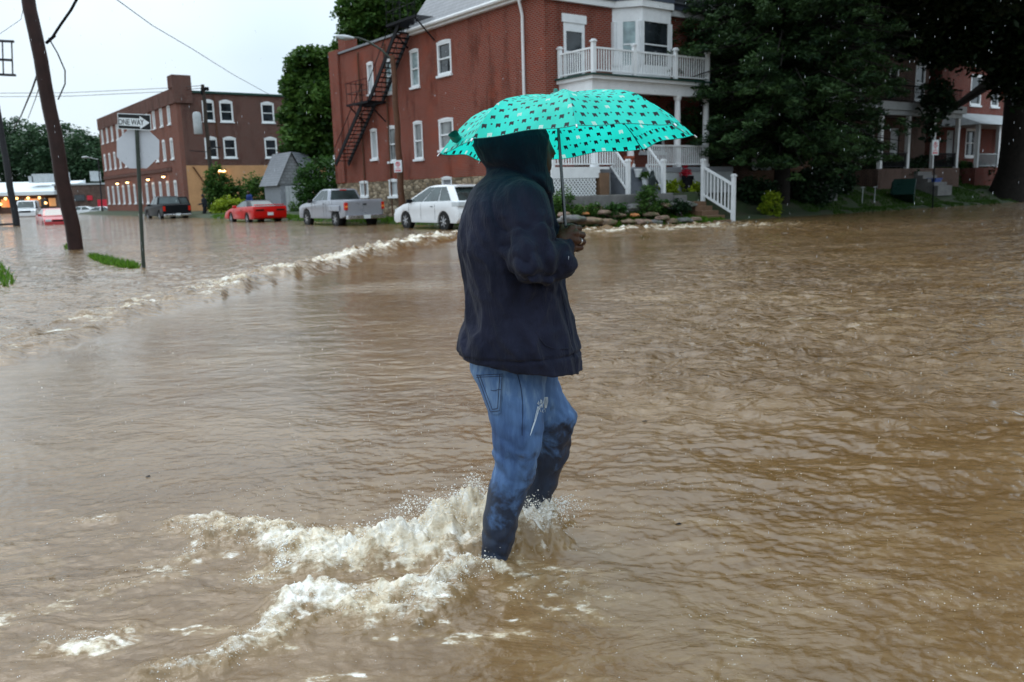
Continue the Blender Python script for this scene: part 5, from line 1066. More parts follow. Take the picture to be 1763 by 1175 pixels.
# bins, stakes
def bin_(label, px, U, z, mat, rot, lidm, nm='wheeled_bin', s=1.):
    q = PU(px, 340, U); t_ = thing(nm, label, 'bin', SW(q[0], U, z), TH); t_.rotation_euler = (rot[0], rot[1], TH+rot[2]); t_.scale = (s, s, s)
    b_ = MB(); b_.add([(-.24, -.26, 0), (.24, -.26, 0), (.24, .26, 0), (-.24, .26, 0), (-.3, -.36, .95), (.3, -.36, .95), (.3, .36, .95), (-.3, .36, .95)], [(3, 2, 1, 0), (4, 5, 6, 7), (0, 1, 5, 4), (1, 2, 6, 5), (2, 3, 7, 6), (3, 0, 4, 7)]); b_.build('tub', mat, t_, bevel=.03)
    MB().box(-.33, -.4, .955, .33, .4, 1.03).box(-.28, .4, .9, .28, .46, .96).build('lid', lidm, t_, bevel=.02)
    for sx in (-1, 1): MB().lathe([(.1, -.03), (.1, .03)], (sx*.28, .27, .08), 12, axis=0).build('wheel', 'rubber', t_)
bin_('dark green wheeled bin lying tilted on the lawn beside the parking sign', 1562, 21.9, .42, 'dgreen', (R(0), R(-62), R(20)), 'dgreen', s=1.25)
bin_('blue wheeled bin standing behind the parking sign post', 1602, 22.6, .35, 'blue', (0, 0, 0), 'blue')
for px, lab in ((1484, 'left white stake on the lawn below the dark brick house'), (1505, 'right white stake on the lawn below the dark brick house')):
    q = PU(px, 350, 21.8); o_ = MB().tube([(0, 0, -.2), (.02, 0, .72)], .02, 6).tube([(-.07, 0, .68), (.1, 0, .7)], .018, 6).build('garden_stake', 'offwhite'); o_.location = SW(q[0], 21.8, float(hground(np.array(q[0]), np.array(21.8)))); tag(o_, lab, 'stake')

# ------------------------------------------------------------------ the wading person
PR = np.array([-.02, 2.96, 0.]); YC = 2.98
PER = thing('person', 'person in dark hooded jacket and ripped blue jeans wading under a turquoise umbrella', 'person', PR)
def pt(px, py, Y): p = AY(px, py, Y); return (p[0], p[1], p[2])
def levels(rows, Y):
    out = []
    for y, l, r, ry, *dy in rows:
        Y_ = Y+(dy[0] if dy else 0); a, b = AY(l, y, Y_), AY(r, y, Y_); out.append(((a[2]+b[2])/2, (a[0]+b[0])/2, Y_, (b[0]-a[0])/2, ry))
    return out
hood = levels([(214, 868, 908, .03), (218, 850, 925, .07), (225, 833, 938, .1), (238, 815, 946, .118), (250, 815, 949, .122), (262, 822, 948, .122), (275, 829, 945, .118), (289, 838, 945, .11), (300, 838, 947, .11), (312, 832, 949, .12), (330, 815, 951, .15)], YC)
torso = levels([(298, 848, 940, .1), (306, 832, 946, .13), (320, 816, 948, .17), (333, 808, 949, .2), (345, 803, 951, .215), (370, 797, 953, .225), (400, 792, 957, .225), (430, 792, 960, .22), (460, 797, 964, .215), (490, 803, 968, .21), (520, 805, 974, .205), (550, 803, 982, .205), (580, 794, 989, .21), (600, 793, 993, .215), (613, 797, 997, .212), (633, 803, 1000, .205), (670, 806, 1003, .2)], YC)
SH = pt(908, 350, 2.80); EL = pt(918, 446, 2.735); FA = pt(957, 452, 2.77); CU = pt(967, 431, 2.81)
SHb = pt(905, 352, 3.16); ELb = pt(905, 470, 3.24); CUb = pt(930, 560, 3.2)
crease = [pt(836, 289, YC), pt(862, 289, YC), pt(892, 298, YC), pt(922, 314, YC), pt(939, 336, YC), pt(950, 366, YC), pt(955, 392, YC)]
def polyd(X, Z, P):
    out = np.full(X.shape, 9.)
    for a, b in zip(P, P[1:]):
        dx, dz = b[0]-a[0], b[2]-a[2]; t_ = np.clip(((X-a[0])*dx+(Z-a[2])*dz)/(dx*dx+dz*dz), 0, 1); out = np.minimum(out, np.hypot(X-a[0]-t_*dx, Z-a[2]-t_*dz))
    return out
zhem = AY(800, 606, YC)[2]; hA, hB = AY(803, 632, YC-.2), AY(1002, 657, YC-.2)
def jacket_f(X, Y, Z):
    d = smin(stack(X, Y, Z, torso), stack(X, Y, Z, hood), .02)
    d = np.maximum(d, -cap(X, Y, Z, pt(962, 258, YC), pt(958, 282, YC), .062, .05, 1.25))       # hood opening
    for p, q, r0_, r1_ in ((SH, EL, .083, .068), (EL, FA, .066, .052), (FA, CU, .053, .041), (SHb, ELb, .088, .075), (ELb, CUb, .07, .05)): d = smin(d, cap(X, Y, Z, p, q, r0_, r1_), .028)
    near = sstep(2.99, 2.88, Y)
    sh = np.sqrt((X-SH[0])**2+(Y-SH[1])**2+(Z-SH[2]+.01)**2)
    d = d+.006*np.exp(-((sh-.118)/.005)**2)*near*(Z > SH[2]-.10)
    d = d+.016*np.exp(-(polyd(X, Z, crease)/.011)**2)*sstep(2.98, 2.93, Y)
    d = d+.007*np.exp(-((Z-zhem-(X+.1)*.0)/.005)**2)*(Y < 3.0)*(Z < .78)
    body = sstep(1.30, 1.15, Z)
    f1 = pn3(X*11+Z*2.0, Y*11, Z*2.6); f2 = pn3(X*16+4, Y*16, Z*13+X*9); f3 = pn3(X*34, Y*34, Z*30)
    arm = sstep(.2, .06, np.sqrt((X-EL[0]-.05)**2+(Z-EL[2])**2))*near
    f0 = pn3(X*19+Z*4, Y*17, Z*4+3); f5 = 1-np.minimum(1, np.abs(pn3(X*9-Z*3, Y*9, Z*5+9))*3.2)
    d = d-.022*(.4-np.abs(f1))*body-.008*(.35-np.abs(f0))-.005*f5**2*body-.010*f2*(.45+.9*arm)-.002*f3
    d = d-.014*arm*(np.abs(np.sin((X*.8-Z*1.1)*30+f2*1.8))-.5)
    zc = hA[2]+(hB[2]-hA[2])*(X-hA[0])/(hB[0]-hA[0]); blouse = sstep(.1, 0, np.abs(Z-zhem-.035)); d = d-.006*blouse*(.6+f2)
    return np.maximum(d, zc-Z+.006*f2-.0)
V_, F_ = nets(jacket_f, (-.42, 2.58, .55), (.36, 3.38, 1.6), .0062)
t = NT('navy_fleece'); co = t.coord(); n = t.noise(co, 4, 4, .6); nf = t.noise(co, 260, 3, .7); sp = t.noise(co, 70, 4, .7)
c = t.ramp(n, (.35, (.006, .0075, .017)), (.65, (.017, .019, .038))); c = t.mix(t.math('MULTIPLY', t.ramp(sp, (.6, (0, 0, 0)), (.75, (1, 1, 1))), .25), c, (.03, .034, .055, 1))
jm = t.set(Base_Color=c, Roughness=.85, Sheen_Weight=.06, Sheen_Roughness=.5, Specular_IOR_Level=.12, Normal=t.bump(t.math('ADD', nf, t.math('MULTIPLY', sp, .6)), .4, .003, t.bump(t.noise(t.coord(scale=(1, 1, .35)), 26, 4, .65, .6), .55, .02)))
JK = npmesh('jacket', V_-PR, F_, jm, PER)
# cuff ribbing
cm = MB(); a = np.array(CU); b = np.array(pt(972, 424, 2.81)); cm.tube([a-PR, (a+b)/2-PR, b-PR], [.041, .037, .034], 24); cm.build('cuff', jm, PER, smooth=True)
bvj = BVHTree.FromPolygons([tuple(v) for v in V_], [tuple(f) for f in F_])
def hitj(px, py, off):
    d = Vector(ray(px, py)).normalized(); h_ = bvj.ray_cast(Vector(CAM), d)[0] or bvj.find_nearest(Vector(AY(px, py, 2.85)))[0]; return Vector(h_)-d*off-Vector(PR)
MB().tube([hitj(x, y, .001) for x, y in ((923, 572), (930, 584), (939, 595), (952, 600), (966, 601), (980, 600))], .0022, 6).build('pocket_welt', jm, PER, smooth=True)
MB().tube([hitj(x, y, .0005) for x, y in ((966, 500), (970, 520), (975, 545), (980, 570), (985, 595), (989, 615), (992, 640))], .0018, 6).build('zip_placket', jm, PER, smooth=True)
# jeans
nl = levels([(600, 808, 985, .14, .06), (636, 811, 946, .15, .04), (655, 820, 940, .135, .02), (680, 831, 937, .115, -.01), (707, 841, 936, .105, -.02), (736, 846, 935, .1, -.03), (772, 851, 930, .095, -.03), (804, 851, 924, .09, -.03), (822, 846, 919, .088, -.03), (850, 838, 907, .082, -.03), (886, 833, 895, .075, -.03), (922, 831, 886, .07, -.03), (954, 830, 877, .068, -.03), (1000, 828, 872, .066, -.03), (1060, 828, 872, .06, -.03)], 2.97)
fl_ = [(pt(905, 630, 3.12), .105), (pt(925, 680, 3.16), .098), (pt(952, 722, 3.17), .085), (pt(944, 775, 3.2), .077), (pt(930, 825, 3.22), .068), (pt(916, 868, 3.24), .06), (pt(900, 940, 3.26), .055)]
def jeans_f(X, Y, Z):
    d = stack(X, Y, Z, nl); e = None
    for (p, r0_), (q, r1_) in zip(fl_, fl_[1:]):
        c_ = cap(X, Y, Z, p, q, r0_, r1_, 1.0); e = c_ if e is None else smin(e, c_, .015)
    f1 = pn3(X*10, Y*10, Z*7+X*8); f2 = pn3(X*24, Y*24, Z*20-X*14)
    kn = np.exp(-((Z-.36)/.13)**2)+np.exp(-((Z-.02)/.09)**2)+.7*np.exp(-((Z-.62)/.07)**2)
    w_ = .0082*(.35-np.abs(f1))+.0038*f2*(.5+kn)+.005*kn*(np.abs(np.sin((Z*1.2+X*.7)*38+f1*2.2))-.5)
    d = smin(d, e, .008)-w_
    seam = np.abs(X-(nl_c(Z)+.018)); d = d-.0022*np.exp(-(seam/.0035)**2)*(Y < 2.95)
    return d
_zz = sorted((r[0], r[1]) for r in nl); nl_c = lambda Z: np.interp(Z, [a for a, b in _zz], [b for a, b in _zz])
V_, F_ = nets(jeans_f, (-.25, 2.7, -.32), (.3, 3.4, .76), .006)
t = NT('denim'); co = t.coord(); sx = t.new('ShaderNodeSeparateXYZ'); t.l(co, sx.inputs[0]); n1_ = t.noise(co, 9, 5, .62, .4); n2_ = t.noise(co, 3.2, 3, .5); tw = t.noise(t.coord(scale=(1, 1, .25)), 300, 2, .6); st_n = t.noise(t.coord(scale=(1, 1, .15)), 38, 4, .65)
thr = t.math('ADD', t.math('MULTIPLY_ADD', n1_, .95, -.17), t.math('MULTIPLY', t.math('GREATER_THAN', sx.outputs[1], .115), .19))  # far leg: wet line set higher, its shade put into the colour too
wet = t.math('MULTIPLY', t.math('SUBTRACT', thr, sx.outputs[2]), 8, clamp=True)
dry = t.ramp(t.math('ADD', t.math('MULTIPLY', n2_, .6), t.math('MULTIPLY', st_n, .4)), (.32, (.025, .06, .155)), (.5, (.065, .135, .28)), (.66, (.20, .31, .46)))
wetc = t.ramp(st_n, (.3, (.005, .011, .028)), (.7, (.013, .027, .058)))
c = t.mix(wet, dry, wetc)
dm = t.set(Base_Color=c, Roughness=t.math('SUBTRACT', .85, t.math('MULTIPLY', wet, .35)), Normal=t.bump(t.math('ADD', tw, st_n), .4, .003))
JN = npmesh('jeans', V_-PR, F_, dm, PER)
bvh = BVHTree.FromPolygons([tuple(v) for v in V_], [tuple(f) for f in F_])
def hit(px, py, off=.003):
    d = Vector(ray(px, py)).normalized(); h_ = bvh.ray_cast(Vector(CAM), d)
    if h_[0] is None: 
        p = Vector(AY(px, py, 2.9)); h_ = bvh.find_nearest(p)
    return Vector(h_[0])-d*off-Vector(PR)
TL, TRc, BR, BL = (818, 645), (866, 643), (862, 709), (843, 711); g = 12; mb = MB(); vs = []
for i in range(g+1):
    for j in range(g+1):
        a, b = i/g, j/g; bow = 0
        lx_ = TL[0]+(BL[0]-TL[0])*b-0; rx_ = TRc[0]+(BR[0]-TRc[0])*b; yy = TL[1]+(BL[1]-TL[1])*b + (3*math.sin(math.pi*a) if b > .99 else 0); vs.append(hit(lx_+(rx_-lx_)*a, yy, .0045))
fs_ = [(i*(g+1)+j, (i+1)*(g+1)+j, (i+1)*(g+1)+j+1, i*(g+1)+j+1) for i in range(g) for j in range(g)]
pk = MB().add(vs, fs_).build('back_pocket', dm, PER, smooth=True)
M['stitch'] = plain('stitch', (.03, .04, .08), .7); M['stitchd'] = plain('stitch_dark', (.02, .035, .08), .8); M['thread'] = plain('frayed_thread', (.55, .62, .68), .8)
s_ = MB()
for o_ in (1.5, 5.5):
    P = [(TL[0]+o_+2, TL[1]+o_*.2), (BL[0]+o_*.8, BL[1]-o_), (BR[0]-o_, BR[1]-o_), (TRc[0]-o_, TRc[1]+o_*.2)]
    for a, b in zip(P, P[1:]): s_.tube([hit(a[0]+(b[0]-a[0])*k/10, a[1]+(b[1]-a[1])*k/10, .0062) for k in range(11)], .0011, 5)
for dy_ in (1.5, 5): s_.tube([hit(TL[0]+2+(TRc[0]-TL[0]-3)*k/10, TL[1]+dy_-2*k/10, .0062) for k in range(11)], .0011, 5)
s_.tube([hit(845+2.2*k, 672+1.2*math.sin(k*.7), .0062) for k in range(9)], .0011, 5)
s_.build('stitching', 'stitch', pk)
s_ = MB(); s_.tube([hit(x, y, .001) for x, y in ((890, 642), (894, 655), (897, 668), (899, 684), (900, 700), (900, 716), (899, 732), (899, 750))], .0014, 6); s_.build('side_seam', 'stitchd', PER, smooth=True)
s_ = MB(); rg = np.random.default_rng(3)
for k in range(22):
    x, y = 926+rg.random()*14, 686+rg.random()*20; s_.tube([hit(x, y, .002), hit(x+1.5*rg.normal(), y+3, .006), hit(x+2*rg.normal(), y+5+3*rg.random(), .002)], .0009, 4)
for o_ in (0, 1.6, 3): s_.tube([hit(926+o_, 700, .003), hit(923+o_, 712, .008), hit(920+o_*.6, 726, .008), hit(916+o_*.5, 738, .008), hit(913, 750, .006)], .0009, 5)
for k in range(6): s_.tube([hit(938+k, 684, .003), hit(936+k*1.4, 692, .006), hit(938+k*.5, 703, .004)], .0011, 4)
s_.build('frayed_rip', 'thread', PER)
# body: one surface, head with face, neck, trunk, arms, legs; the gripping hand meshed finer
HC = pt(898, 256, YC)
def body_f(X, Y, Z):
    d = np.sqrt(((X-HC[0])/.1)**2+((Y-HC[1])/.078)**2+((Z-HC[2])/.122)**2)*.09-.09
    def add(p, q, a, b, k=.02, sy=1.):
        nonlocal d; d = smin(d, cap(X, Y, Z, p, q, a, b, sy), k)
    add(pt(925, 275, YC), pt(936, 287, YC), .045, .026, .03); add(pt(943, 250, YC), pt(951, 264, YC), .010, .013, .012); add(pt(942, 275, YC-.015), pt(942, 275, YC+.015), .010, .010, .01); add(pt(941, 281, YC-.012), pt(941, 281, YC+.012), .009, .009, .008)
    for s in (-1, 1): add(pt(938, 245, YC+.03*s), pt(939, 245, YC+.045*s), .012, .012, .015); d = np.maximum(d, -cap(X, Y, Z, pt(943, 253, YC+.032*s), pt(944, 253, YC+.036*s), .010, .010)); add(pt(939, 253, YC+.032*s), pt(939.5, 253, YC+.033*s), .011, .011, .004); add(pt(898, 254, YC+.078*s), pt(896, 266, YC+.082*s), .018, .012, .008)
    add(pt(890, 285, YC), pt(885, 325, YC), .06, .065, .03); add(pt(880, 350, YC-.1), pt(880, 350, YC+.1), .07, .07, .05); add(pt(878, 370, YC), pt(885, 560, YC), .12, .12, .06); add(pt(880, 590, YC), pt(890, 640, YC), .1, .09, .05)
    for p, q, a, b in ((SH, EL, .05, .042), (EL, FA, .042, .038), (FA, CU, .037, .028), (CU, pt(969, 425, 2.81), .029, .028), (SHb, ELb, .05, .04), (ELb, CUb, .04, .03), (CUb, pt(945, 590, 3.2), .03, .035)): add(p, q, a, b, .015)
    lg = [((r[1], r[2], r[0]), min(r[3], r[4])*.72) for r in sorted(nl, reverse=True)[2:]]
    for (p, a), (q, b) in zip(lg, lg[1:]): add(p, q, a, b, .01)
    for (p, a), (q, b) in zip(fl_, fl_[1:]): add(p, q, a*.75, b*.75, .01)
    return d
V1, F1 = nets(body_f, (-.38, 2.68, -.34), (.3, 3.42, 1.56), .009)
YH = 2.81
def hp(x, y, dy): return pt(x, y, YH+dy)
mc = [hp(985, 392, -.004), hp(991, 402, -.012), hp(991, 414, -.012), hp(986, 426, -.006)]
fing = [[mc[0], hp(997, 394, .022), hp(990, 396, .045), hp(977, 398, .046)], [mc[1], hp(1003, 405, .02), hp(996, 408, .048), hp(980, 409, .05)], [mc[2], hp(1004, 417, .018), hp(997, 420, .046), hp(980, 420, .05)], [mc[3], hp(1000, 427, .018), hp(994, 430, .04), hp(979, 430, .044)]]
fr = [(.0115, .0102, .0092, .008), (.012, .0105, .0095, .008), (.0115, .0102, .0092, .008), (.0105, .009, .008, .007)]
def hand_f(X, Y, Z):
    d = cap(X, Y, Z, hp(966, 428, 0), hp(972, 420, .002), .027, .024)
    for m_ in mc: d = smin(d, cap(X, Y, Z, hp(971, 415, .004), m_, .021, .0125), .012)
    d = smin(d, cap(X, Y, Z, hp(970, 427, .002), hp(982, 429, .0), .019, .017), .01)
    d = smin(d, cap(X, Y, Z, hp(968, 410, .004), hp(975, 400, .01), .019, .015), .01)
    for ch_, rr in zip(fing, fr):
        f_ = None
        for k in range(3): c_ = cap(X, Y, Z, ch_[k], ch_[k+1], rr[k], rr[k+1]); f_ = c_ if f_ is None else smin(f_, c_, .003)
        d = smin(d, f_, .0035)
    th_ = smin(cap(X, Y, Z, hp(968, 402, .012), hp(969, 392, .03), .0135, .0115), cap(X, Y, Z, hp(969, 392, .03), hp(984, 390, .044), .0115, .0095), .004)
    d = smin(d, th_, .005); return d-.0006*pn3(X*120, Y*120, Z*120)
V2, F2 = nets(hand_f, (.12, 2.74, 1.0), (.3, 2.92, 1.22), .0024)
BD = npmesh('body', np.concatenate([V1, V2])-PR, np.concatenate([F1, F2+len(V1)]), 'skin', PER)
rg_ = MB(); c_ = (np.array(fing[2][0])+np.array(fing[2][1]))/2; ax_ = Vector(np.array(fing[2][1])-np.array(fing[2][0])).normalized()
rg_.tube([Vector(c_-PR)-ax_*.003, Vector(c_-PR)+ax_*.003], .0122, 18); rg_.build('ring', 'chrome', PER, smooth=True)

# ------------------------------------------------------------------ umbrella
TOPP = np.array(pt(957, 164, 2.845)); GRIP = np.array(pt(975, 412, YH+.026))
UMB = thing('umbrella', 'open turquoise umbrella with rows of small black and white marks, held by the person', 'umbrella', GRIP)
axis = (TOPP-GRIP)/np.linalg.norm(TOPP-GRIP)
# canopy frame: rim tilted slightly more than the shaft
Lp, Rp = np.array(pt(757, 265, 2.86)), np.array(pt(1195, 233, 2.86)); ex = (Rp-Lp); RAD = np.linalg.norm(ex)/2; ex /= 2*RAD
ey = np.array([0, 1., -.075]); ey -= ex*(ey@ex); ey /= np.linalg.norm(ey); ez = np.cross(ex, ey); RC = (Lp+Rp)/2; APX = TOPP; hh = (APX-RC)@ez; off = (APX-RC)-ez*hh
def ribp(s, k):
    a = 2*math.pi*k/8; rr = np.interp(s, [0, .34, .68, .86, 1], [0, .33, .66, .85, 1]); zz = np.interp(s, [0, .2, .4, .62, .72, .86, 1], [1, .985, .93, .82, .72, .42, 0]); rr = rr*RAD*(1.0 if k % 4 else 1.0)
    return RC+off*(1-s)**1.0+ex*(math.cos(a)*rr)+ey*(math.sin(a)*rr)+ez*(hh*zz)
NS, NT_ = 26, 16; Vc, Fc_, PUa, PVa = [], [], [], []
for g in range(8):
    k0 = len(Vc)
    for i in range(NS+1):
        s = i/NS; A, B = ribp(s, g), ribp(s, g+1); w_ = np.linalg.norm(B-A)
        for j in range(NT_+1):
            t_ = j/NT_; p = A+(B-A)*t_; sag = math.sin(math.pi*t_); p = p-ez*(.012*sag*math.sin(math.pi*min(1, s*1.0)))+(RC+ez*hh*.4-p)*(.055*sag*s*s) - ez*(.003*math.sin(9*t_)*s)
            Vc.append(p-GRIP); PUa.append((t_-.5)*w_+g*.31); PVa.append(s*RAD*1.12)
    for i in range(NS):
        for j in range(NT_): a = k0+i*(NT_+1)+j; Fc_.append((a, a+NT_+1, a+NT_+2, a+1))
t = NT('umbrella_fabric')
at1 = t.new('ShaderNodeAttribute'); at1.attribute_name = 'pu'; at2 = t.new('ShaderNodeAttribute'); at2.attribute_name = 'pv'
m = t.math; ry = m('DIVIDE', at2.outputs['Fac'], .030); row = m('FLOOR', ry); par = m('MODULO', row, 2.)
rx = m('ADD', m('DIVIDE', at1.outputs['Fac'], .041), m('ADD', m('MULTIPLY', par, .5), 100.)); cx_ = m('FLOOR', rx)
fa_ = m('MULTIPLY', m('SUBTRACT', m('SUBTRACT', rx, cx_), .5), .041/.0070); fb_ = m('MULTIPLY', m('SUBTRACT', m('SUBTRACT', ry, row), .5), .030/.0068)
aa, ab = m('ABSOLUTE', fa_), m('ABSOLUTE', fb_)
sq = m('MULTIPLY', m('LESS_THAN', aa, 1.), m('LESS_THAN', ab, 1.))
notch = m('MULTIPLY', m('LESS_THAN', aa, .4), m('GREATER_THAN', fb_, .62)); tick = m('MULTIPLY', m('MULTIPLY', m('GREATER_THAN', aa, .28), m('LESS_THAN', aa, .46)), m('LESS_THAN', ab, .32))
tick2 = m('MULTIPLY', m('LESS_THAN', aa, .12), m('LESS_THAN', fb_, -.6))
mark = m('MULTIPLY', sq, m('SUBTRACT', 1., notch))
wv = m('MODULO', m('ADD', cx_, m('MULTIPLY', m('FLOOR', m('MULTIPLY', row, .5)), 2.)), 4.); isw = m('MULTIPLY', m('LESS_THAN', m('ABSOLUTE', m('SUBTRACT', wv, 1.)), .5), par)
dx_ = m('SUBTRACT', m('ABSOLUTE', fa_), .041/.0070*.5); db_ = fb_
dot = m('LESS_THAN', m('ADD', m('POWER', m('MULTIPLY', dx_, 1.), 2.), m('POWER', m('MULTIPLY', m('ADD', fb_, .9), 1.), 2.)), .17); dot = m('MULTIPLY', dot, m('SUBTRACT', 1., par))
nn_ = t.noise(t.coord(), 7, 3, .6)
base = t.ramp(nn_, (.35, (.014, .76, .61)), (.65, (.025, .93, .77)))
c = t.mix(m('MULTIPLY', mark, isw), base, (.62, .9, .82, 1)); c = t.mix(m('MULTIPLY', mark, m('SUBTRACT', 1., isw)), c, (.01, .014, .022, 1)); c = t.mix(dot, c, (.01, .014, .022, 1))
t.set(Base_Color=c, Roughness=.45, Specular_IOR_Level=.3, Normal=t.bump(t.noise(t.coord(), 22, 3, .6), .15, .01))
tr = t.new('ShaderNodeBsdfTranslucent'); t.l(c, tr.inputs['Color']); mx = t.new('ShaderNodeMixShader'); mx.inputs[0].default_value = .52; t.l(t.p.outputs[0], mx.inputs[1]); t.l(tr.outputs[0], mx.inputs[2]); t.l(mx.outputs[0], t.o.inputs[0])
_t = NT('umbrella_hem'); t2m = _t.set(Base_Color=(.01, .2, .17, 1), Roughness=.6)
CAN = npmesh('canopy', np.array(Vc), np.array(Fc_), t.m, UMB, attrs={'pu': PUa, 'pv': PVa})
for k in range(8):
    r_ = MB(); r_.tube([ribp(s, k)-GRIP-ez*.005 for s in np.linspace(.02, 1, 16)], .0016, 6)
    e_ = ribp(1, k)-GRIP; e2 = ribp(1.0, k)-GRIP+(ribp(1, k)-ribp(.95, k))*.35; rb = r_.build('rib', 'iron', UMB, smooth=True)
    MB().tube([e_, e2], .0028, 8).build('rib_tip', 'chrome', rb, smooth=True)
    run = TOPP-axis*.07-GRIP; MB().tube([run, ribp(.42, k)-GRIP-ez*.008], .0013, 5).build('stretcher', 'iron', rb)
MB().tube([Vc[g*(NS+1)*(NT_+1)+NS*(NT_+1)+j] for g in range(8) for j in range(NT_)], .0012, 5).build('hem', t2m, UMB, smooth=True)
MB().tube([TOPP-GRIP-axis*.01, (TOPP-GRIP)*.5, np.zeros(3)], [.0042, .0052, .0058], 14).build('shaft', 'steel', UMB, smooth=True)
MB().tube([TOPP-GRIP-axis*.06, TOPP-GRIP-axis*.085], .011, 12).build('runner', 'rubber', UMB, smooth=True)
MB().tube([axis*.045, -axis*.0, -axis*.055], [.0105, .012, .0125], 14).build('handle', 'rubber', UMB, smooth=True)
t2 = NT('umbrella_dark_cap'); t2.set(Base_Color=(.01, .16, .13, 1), Roughness=.5)
MB().lathe([(.02, -.004), (.017, .006), (.008, .009), (.006, .02), (.001, .021)], tuple(TOPP-GRIP), 14).build('ferrule', t2.m, UMB, smooth=True)
cbv = BVHTree.FromPolygons([tuple(np.array(v)+GRIP) for v in Vc], Fc_); _h = cbv.ray_cast(Vector(CAM), Vector(ray(786, 243)).normalized())[0]; _h = _h or Vector(pt(786, 243, 2.7)); sc_ = np.array(_h-Vector(ray(786, 243))*.012)-GRIP; k_ = 22
axs = Vector((-.3, -.8, .5)).normalized(); e1 = axs.cross(Vector((0, 0, 1))).normalized(); e2 = axs.cross(e1); vs = []; sc_ = Vector(sc_)+Vector((-.002, -.014, .012))
for j in range(k_):
    a = 2*math.pi*j/k_
    for q_ in (-.017, -.006, .006, .017): vs.append(sc_+e1*(.0175*math.cos(a)*(1+.1*math.sin(3*a)))+e2*(.013*math.sin(a))+axs*(q_+.003*math.sin(a*2)))
MB().add(vs, [(4*i+c, 4*((i+1) % k_)+c, 4*((i+1) % k_)+c+1, 4*i+c+1) for i in range(k_) for c in range(3)]).build('strap', t2.m, UMB, smooth=True)

# ------------------------------------------------------------------ small figures in the distance
def figure(label, loc, rz, jac, tro, lean=0., s=1., arms=((.28, .12, 1.0), (-.28, .1, 1.0)), hat=None):
    r = thing('person', label, 'person', loc, rz); r.scale = (s, s, s)
    B = dict(hip=(0, 0, .92), ch=(0, lean*.6, 1.35), nk=(0, lean*.85, 1.5), hd=(0, lean+.02, 1.65))
    def f_body(X, Y, Z):
        d = cap(X, Y, Z, B['hd'], (0, lean+.03, 1.69), .095, .1); d = smin(d, cap(X, Y, Z, (0, lean+.1, 1.64), (0, lean+.11, 1.62), .03, .03), .03)
        for p, q, a, b in ((B['nk'], B['hd'], .06, .06), (B['hip'], B['ch'], .13, .16), ((.1, 0, .9), (.11, .03, .5), .08, .06), ((.11, .03, .5), (.12, -.02, .08), .055, .045), ((-.1, 0, .9), (-.12, .08, .5), .08, .06), ((-.12, .08, .5), (-.13, -.02, .08), .055, .045), ((.12, -.02, .05), (.12, .14, .04), .045, .035), ((-.13, -.02, .05), (-.13, .14, .04), .045, .035)): d = smin(d, cap(X, Y, Z, p, q, a, b), .03)
        for sx, (ax, ay, az) in zip((1, -1), arms):
            e = (sx*.26, lean*.6+.0, 1.12); h_ = (ax, lean*.6+ay+.2, az); d = smin(d, cap(X, Y, Z, (sx*.19, lean*.7, 1.42), e, .05, .045), .03); d = smin(d, cap(X, Y, Z, e, h_, .042, .032), .02); d = smin(d, cap(X, Y, Z, h_, (h_[0], h_[1]+.09, h_[2]-.01), .035, .025), .015)
        return d
    V, Fm = nets(f_body, (-.5, -.35, -.05), (.5, .7, 1.85), .03); npmesh('body', V, Fm, 'skin', r)
    def f_j(X, Y, Z):
        d = cap(X, Y, Z, (0, 0, .9), B['ch'], .18, .2); d = smin(d, cap(X, Y, Z, (-.14, lean*.7, 1.42), (.14, lean*.7, 1.42), .11, .11), .06)
        for sx, (ax, ay, az) in zip((1, -1), arms):
            e = (sx*.26, lean*.6+.0, 1.12); h_ = (ax, lean*.6+ay+.17, az); d = smin(d, cap(X, Y, Z, (sx*.19, lean*.7, 1.42), e, .075, .065), .03); d = smin(d, cap(X, Y, Z, e, h_, .06, .045), .02)
        return np.maximum(d, .82-Z)
    V, Fm = nets(f_j, (-.5, -.35, .7), (.5, .7, 1.7), .03); npmesh('jacket', V, Fm, jac, r)
    def f_t(X, Y, Z):
        d = cap(X, Y, Z, (-.06, 0, .95), (.06, 0, .95), .15, .15)
        for p, q, a, b in (((.1, 0, .9), (.11, .03, .5), .105, .085), ((.11, .03, .5), (.12, -.02, .1), .08, .07), ((-.1, 0, .9), (-.12, .08, .5), .105, .085), ((-.12, .08, .5), (-.13, -.02, .1), .08, .07)): d = smin(d, cap(X, Y, Z, p, q, a, b), .02)
        return d
    V, Fm = nets(f_t, (-.4, -.3, 0), (.4, .3, 1.15), .03); npmesh('trousers', V, Fm, tro, r)
    if hat: MB().lathe([(.13, 1.7), (.125, 1.74), (.1, 1.8), (.02, 1.83)], (0, lean+.04, 0), 12).build('cap', hat, r, smooth=True)
    return r
p = AY(353, 360, 64); figure('person in dark uniform and cap standing at the open door of the black pickup', (p[0], 64, -.1), R(95), 'darkcloth', 'darkcloth', .05, .98, ((.2, .2, 1.1), (-.24, .15, 1.05)), 'darkcloth')
q = PU(431, 340, 59); figure('person in a blue jacket behind the red sports car in front of the bushes', (SW(q[0], 59, 0)[0], SW(q[0], 59, 0)[1], .1), R(150), 'bluecloth', 'darkcloth', .15, .95)
p = G(347, 370); bk_ = MB().lathe([(.14, -.1), (.2, .3), (.21, .34), (.19, .34)], (0, 0, 0), 14).build('bucket', 'white', None, smooth=True); bk_.location = (p[0]-.2, 62.5, 0); tag(bk_, 'small white bucket beside the uniformed person', 'bucket')

